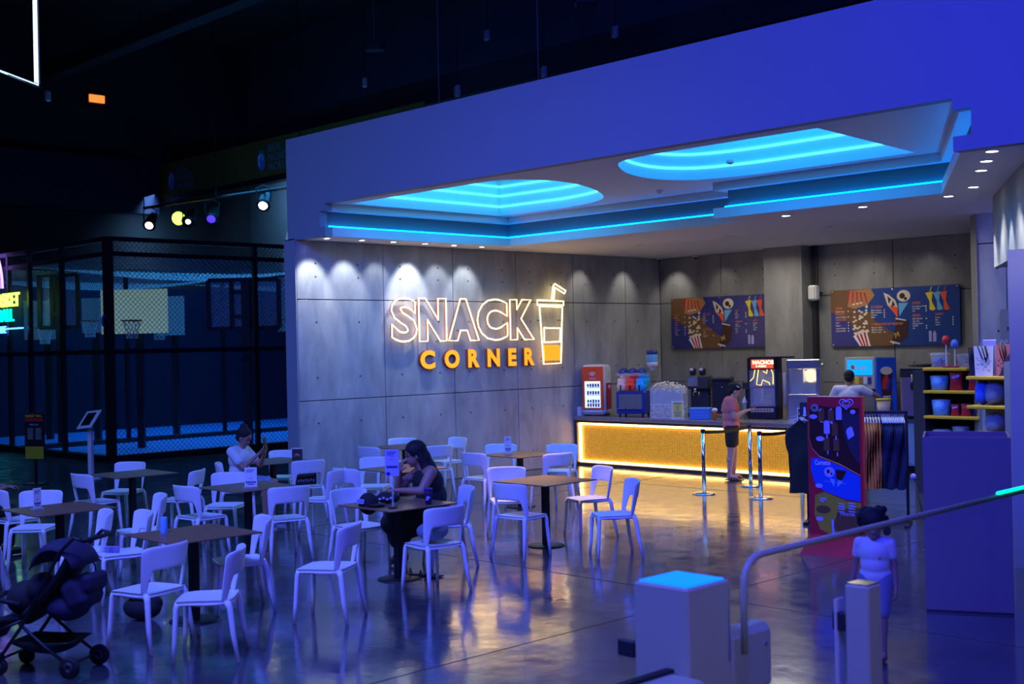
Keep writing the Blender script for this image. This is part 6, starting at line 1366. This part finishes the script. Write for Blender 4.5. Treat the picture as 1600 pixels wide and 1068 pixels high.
# dark haired woman seated at the table (sits facing the table)
J = dict(pelvis=(.0, 0, .54), chest=(.06, 0, .84), neck=(.12, 0, 1.00), head=(.20, 0, 1.12), look=(.93, .0, -.22), shl=(.08, .175, .95), shr=(.08, -.175, .95),
         elr=(.34, -.17, .80), ell=(.20, .25, .78), wrr=(.345, -.05, .95), wrl=(.44, .14, .79), hdr=(-.12, .25, .9), hdl=(.9, -.3, .0), hnr=(-.9, 0, .2), hnl=(0, 0, -1),
         hpl=(.05, .09, .53), hpr=(.05, -.09, .53), knl=(.45, .10, .55), knr=(.42, -.10, .54), anl=(.34, .02, .16), anr=(.30, -.12, .10), tol=(.46, .0, .09), tor=(.43, -.14, .035))
def h3(t, F_):
    b = MB(); b.sph((-.022, 0, .040), (.104, .094, .096), 18, 12, F_)
    for k, (x, z, rx, ry, rz_) in enumerate(((-.07, -.06, .075, .10, .11), (-.10, -.18, .07, .13, .13), (-.13, -.32, .06, .13, .14), (-.16, -.42, .04, .09, .09))): b.sph((x, 0, z), (rx, ry, rz_), 16, 10, F_)
    for s in (-1, 1): b.sph((-.035, s * .078, -.07), (.035, .022, .12), 12, 10, F_); b.sph((-.06, s * .09, -.18), (.04, .03, .10), 12, 10, F_)
    b.build('hair', 'hair', t, remesh=.012, sm=3)
t, F_ = person('woman with long dark hair in a black dress sitting with her hand at her chin', (-9.97, 8.53, 0), R(-116), J, 'skin_d', 'blackcloth', False, 'blackcloth', 1.25, h3, None, 1.08, build=1.22, tank=True, scale=1.05)
b = MB()
for s in (-1, 1): b.tube([(.02, s * .10, .86), (.03, s * .105, .99), (.12, s * .10, .97), (.17, s * .08, .88)], .016, 6)
b.build('strap', 'blackcloth', t, True)
b = MB(); b.sph((.29, 0, .45), (.28, .22, .16), 18, 12).sph((.38, 0, .34), (.12, .2, .16), 16, 10).sph((.05, 0, .55), (.17, .2, .13)); b.build('skirt', 'blackcloth', t, remesh=.016, sm=5)
MB().sph((.205, .02, .93), .008).build('pendant', 'chrome', t)
# seated person in white tee with phone
J = dict(pelvis=(.0, 0, .54), chest=(.0, 0, .86), neck=(.03, 0, 1.03), head=(.09, 0, 1.145), look=(.85, -.05, -.5), shl=(.0, .18, .97), shr=(.0, -.18, .97),
         ell=(.20, .22, .76), elr=(.18, -.20, .76), wrl=(.34, .09, .92), wrr=(.34, -.07, .93), hdl=(.5, -.5, .6), hdr=(.5, .5, .6), hnl=(-.8, 0, .3), hnr=(-.8, 0, .3),
         hpl=(.05, .09, .53), hpr=(.05, -.09, .53), knl=(.45, .14, .53), knr=(.45, -.10, .53), anl=(.42, .14, .10), anr=(.44, -.10, .10), tol=(.56, .15, .04), tor=(.58, -.11, .04))
person('person in a white tee and blue shorts sitting with both hands on a raised phone', (-14.50, 8.95, 0), R(28), J, 'skin_d', 'whitecloth', True, 'denim', .75, lambda t, F_: bob(t, F_, (((-.07, 0, .115), (.05, .05, .045)), ((-.04, 0, .09), (.06, .06, .04)))), 'whitecloth', 1.08, build=1.05, sleeve_len=.6)
p = Matrix.Translation((-14.50, 8.95, 0)) @ rotz(R(28)) @ Vector((.40, .01, 1.07)); tp_ = thing('phone', 'dark phone held up by the person in the white tee', 'phone', tuple(p), R(28)); MB().box((0, 0, 0), (.009, .075, .155), Matrix.Rotation(R(-15), 4, 'Y'), bev=.003).build('phone_body', 'black', tp_)
# person at the left edge, seen from behind
J2 = {k: Vector(v) for k, v in J.items()}; J2['look'] = Vector((1, 0, -.1)); J2['wrl'] = Vector((.40, .12, .80)); J2['wrr'] = Vector((.40, -.12, .80)); J2['hdl'] = Vector((1, 0, 0)); J2['hdr'] = Vector((1, 0, 0)); J2['hnl'] = J2['hnr'] = Vector((0, 0, -1))
t, F_ = person('person in a black top seated at the left edge with their back to the camera', (-14.42, 5.35, 0), R(95), J2, 'skin_d', 'blackcloth', True, 'blackcloth', 1.9, lambda t, F_: bob(t, F_, (((-.08, 0, -.12), (.05, .08, .14)),)), 'rubber', 1.05)
# walking child
J = dict(pelvis=(0, 0, .92), chest=(.01, 0, 1.18), neck=(.02, 0, 1.33), head=(.05, 0, 1.47), look=(.95, .1, -.3), shl=(.01, .16, 1.27), shr=(.01, -.16, 1.27),
         ell=(-.02, .20, 1.02), elr=(-.04, -.22, 1.02), wrl=(.04, .22, .80), wrr=(-.02, -.26, .80), hnl=(0, -1, 0), hnr=(0, 1, 0),
         hpl=(0, .085, .88), hpr=(.0, -.085, .88), knl=(.10, .085, .49), knr=(-.02, -.08, .48), anl=(.10, .09, .10), anr=(-.14, -.08, .14), tol=(.26, .09, .045), tor=(.00, -.08, .05))
def h6(t, F_):
    b = MB(); b.sph((-.02, 0, .045), (.104, .094, .094), 18, 12, F_); random.seed(4)
    for k in range(34): a = random.uniform(1.2, 5.1); z = random.uniform(-.09, .10); b.sph((.098 * math.cos(a) - .03, .10 * math.sin(a), z), random.uniform(.022, .036), 8, 6, F_)
    b.sph((-.10, -.05, .06), (.06, .07, .05), 10, 8, F_); b.build('hair', 'hair', t, remesh=.010, sm=1)
t, F_ = person('small child with curly dark hair in a white tee walking behind the slim gate post', (-4.55, 8.02, 0), R(-70), J, 'skin_d', 'whitecloth', True, 'greycloth', .9, h6, 'blackcloth', 1.38, scale=.655, sleeve_len=.5, build=.98)
MB().box((.125, .02, 1.16), (.012, .12, .10), bev=.004).build('tee_print', 'oranget', t)
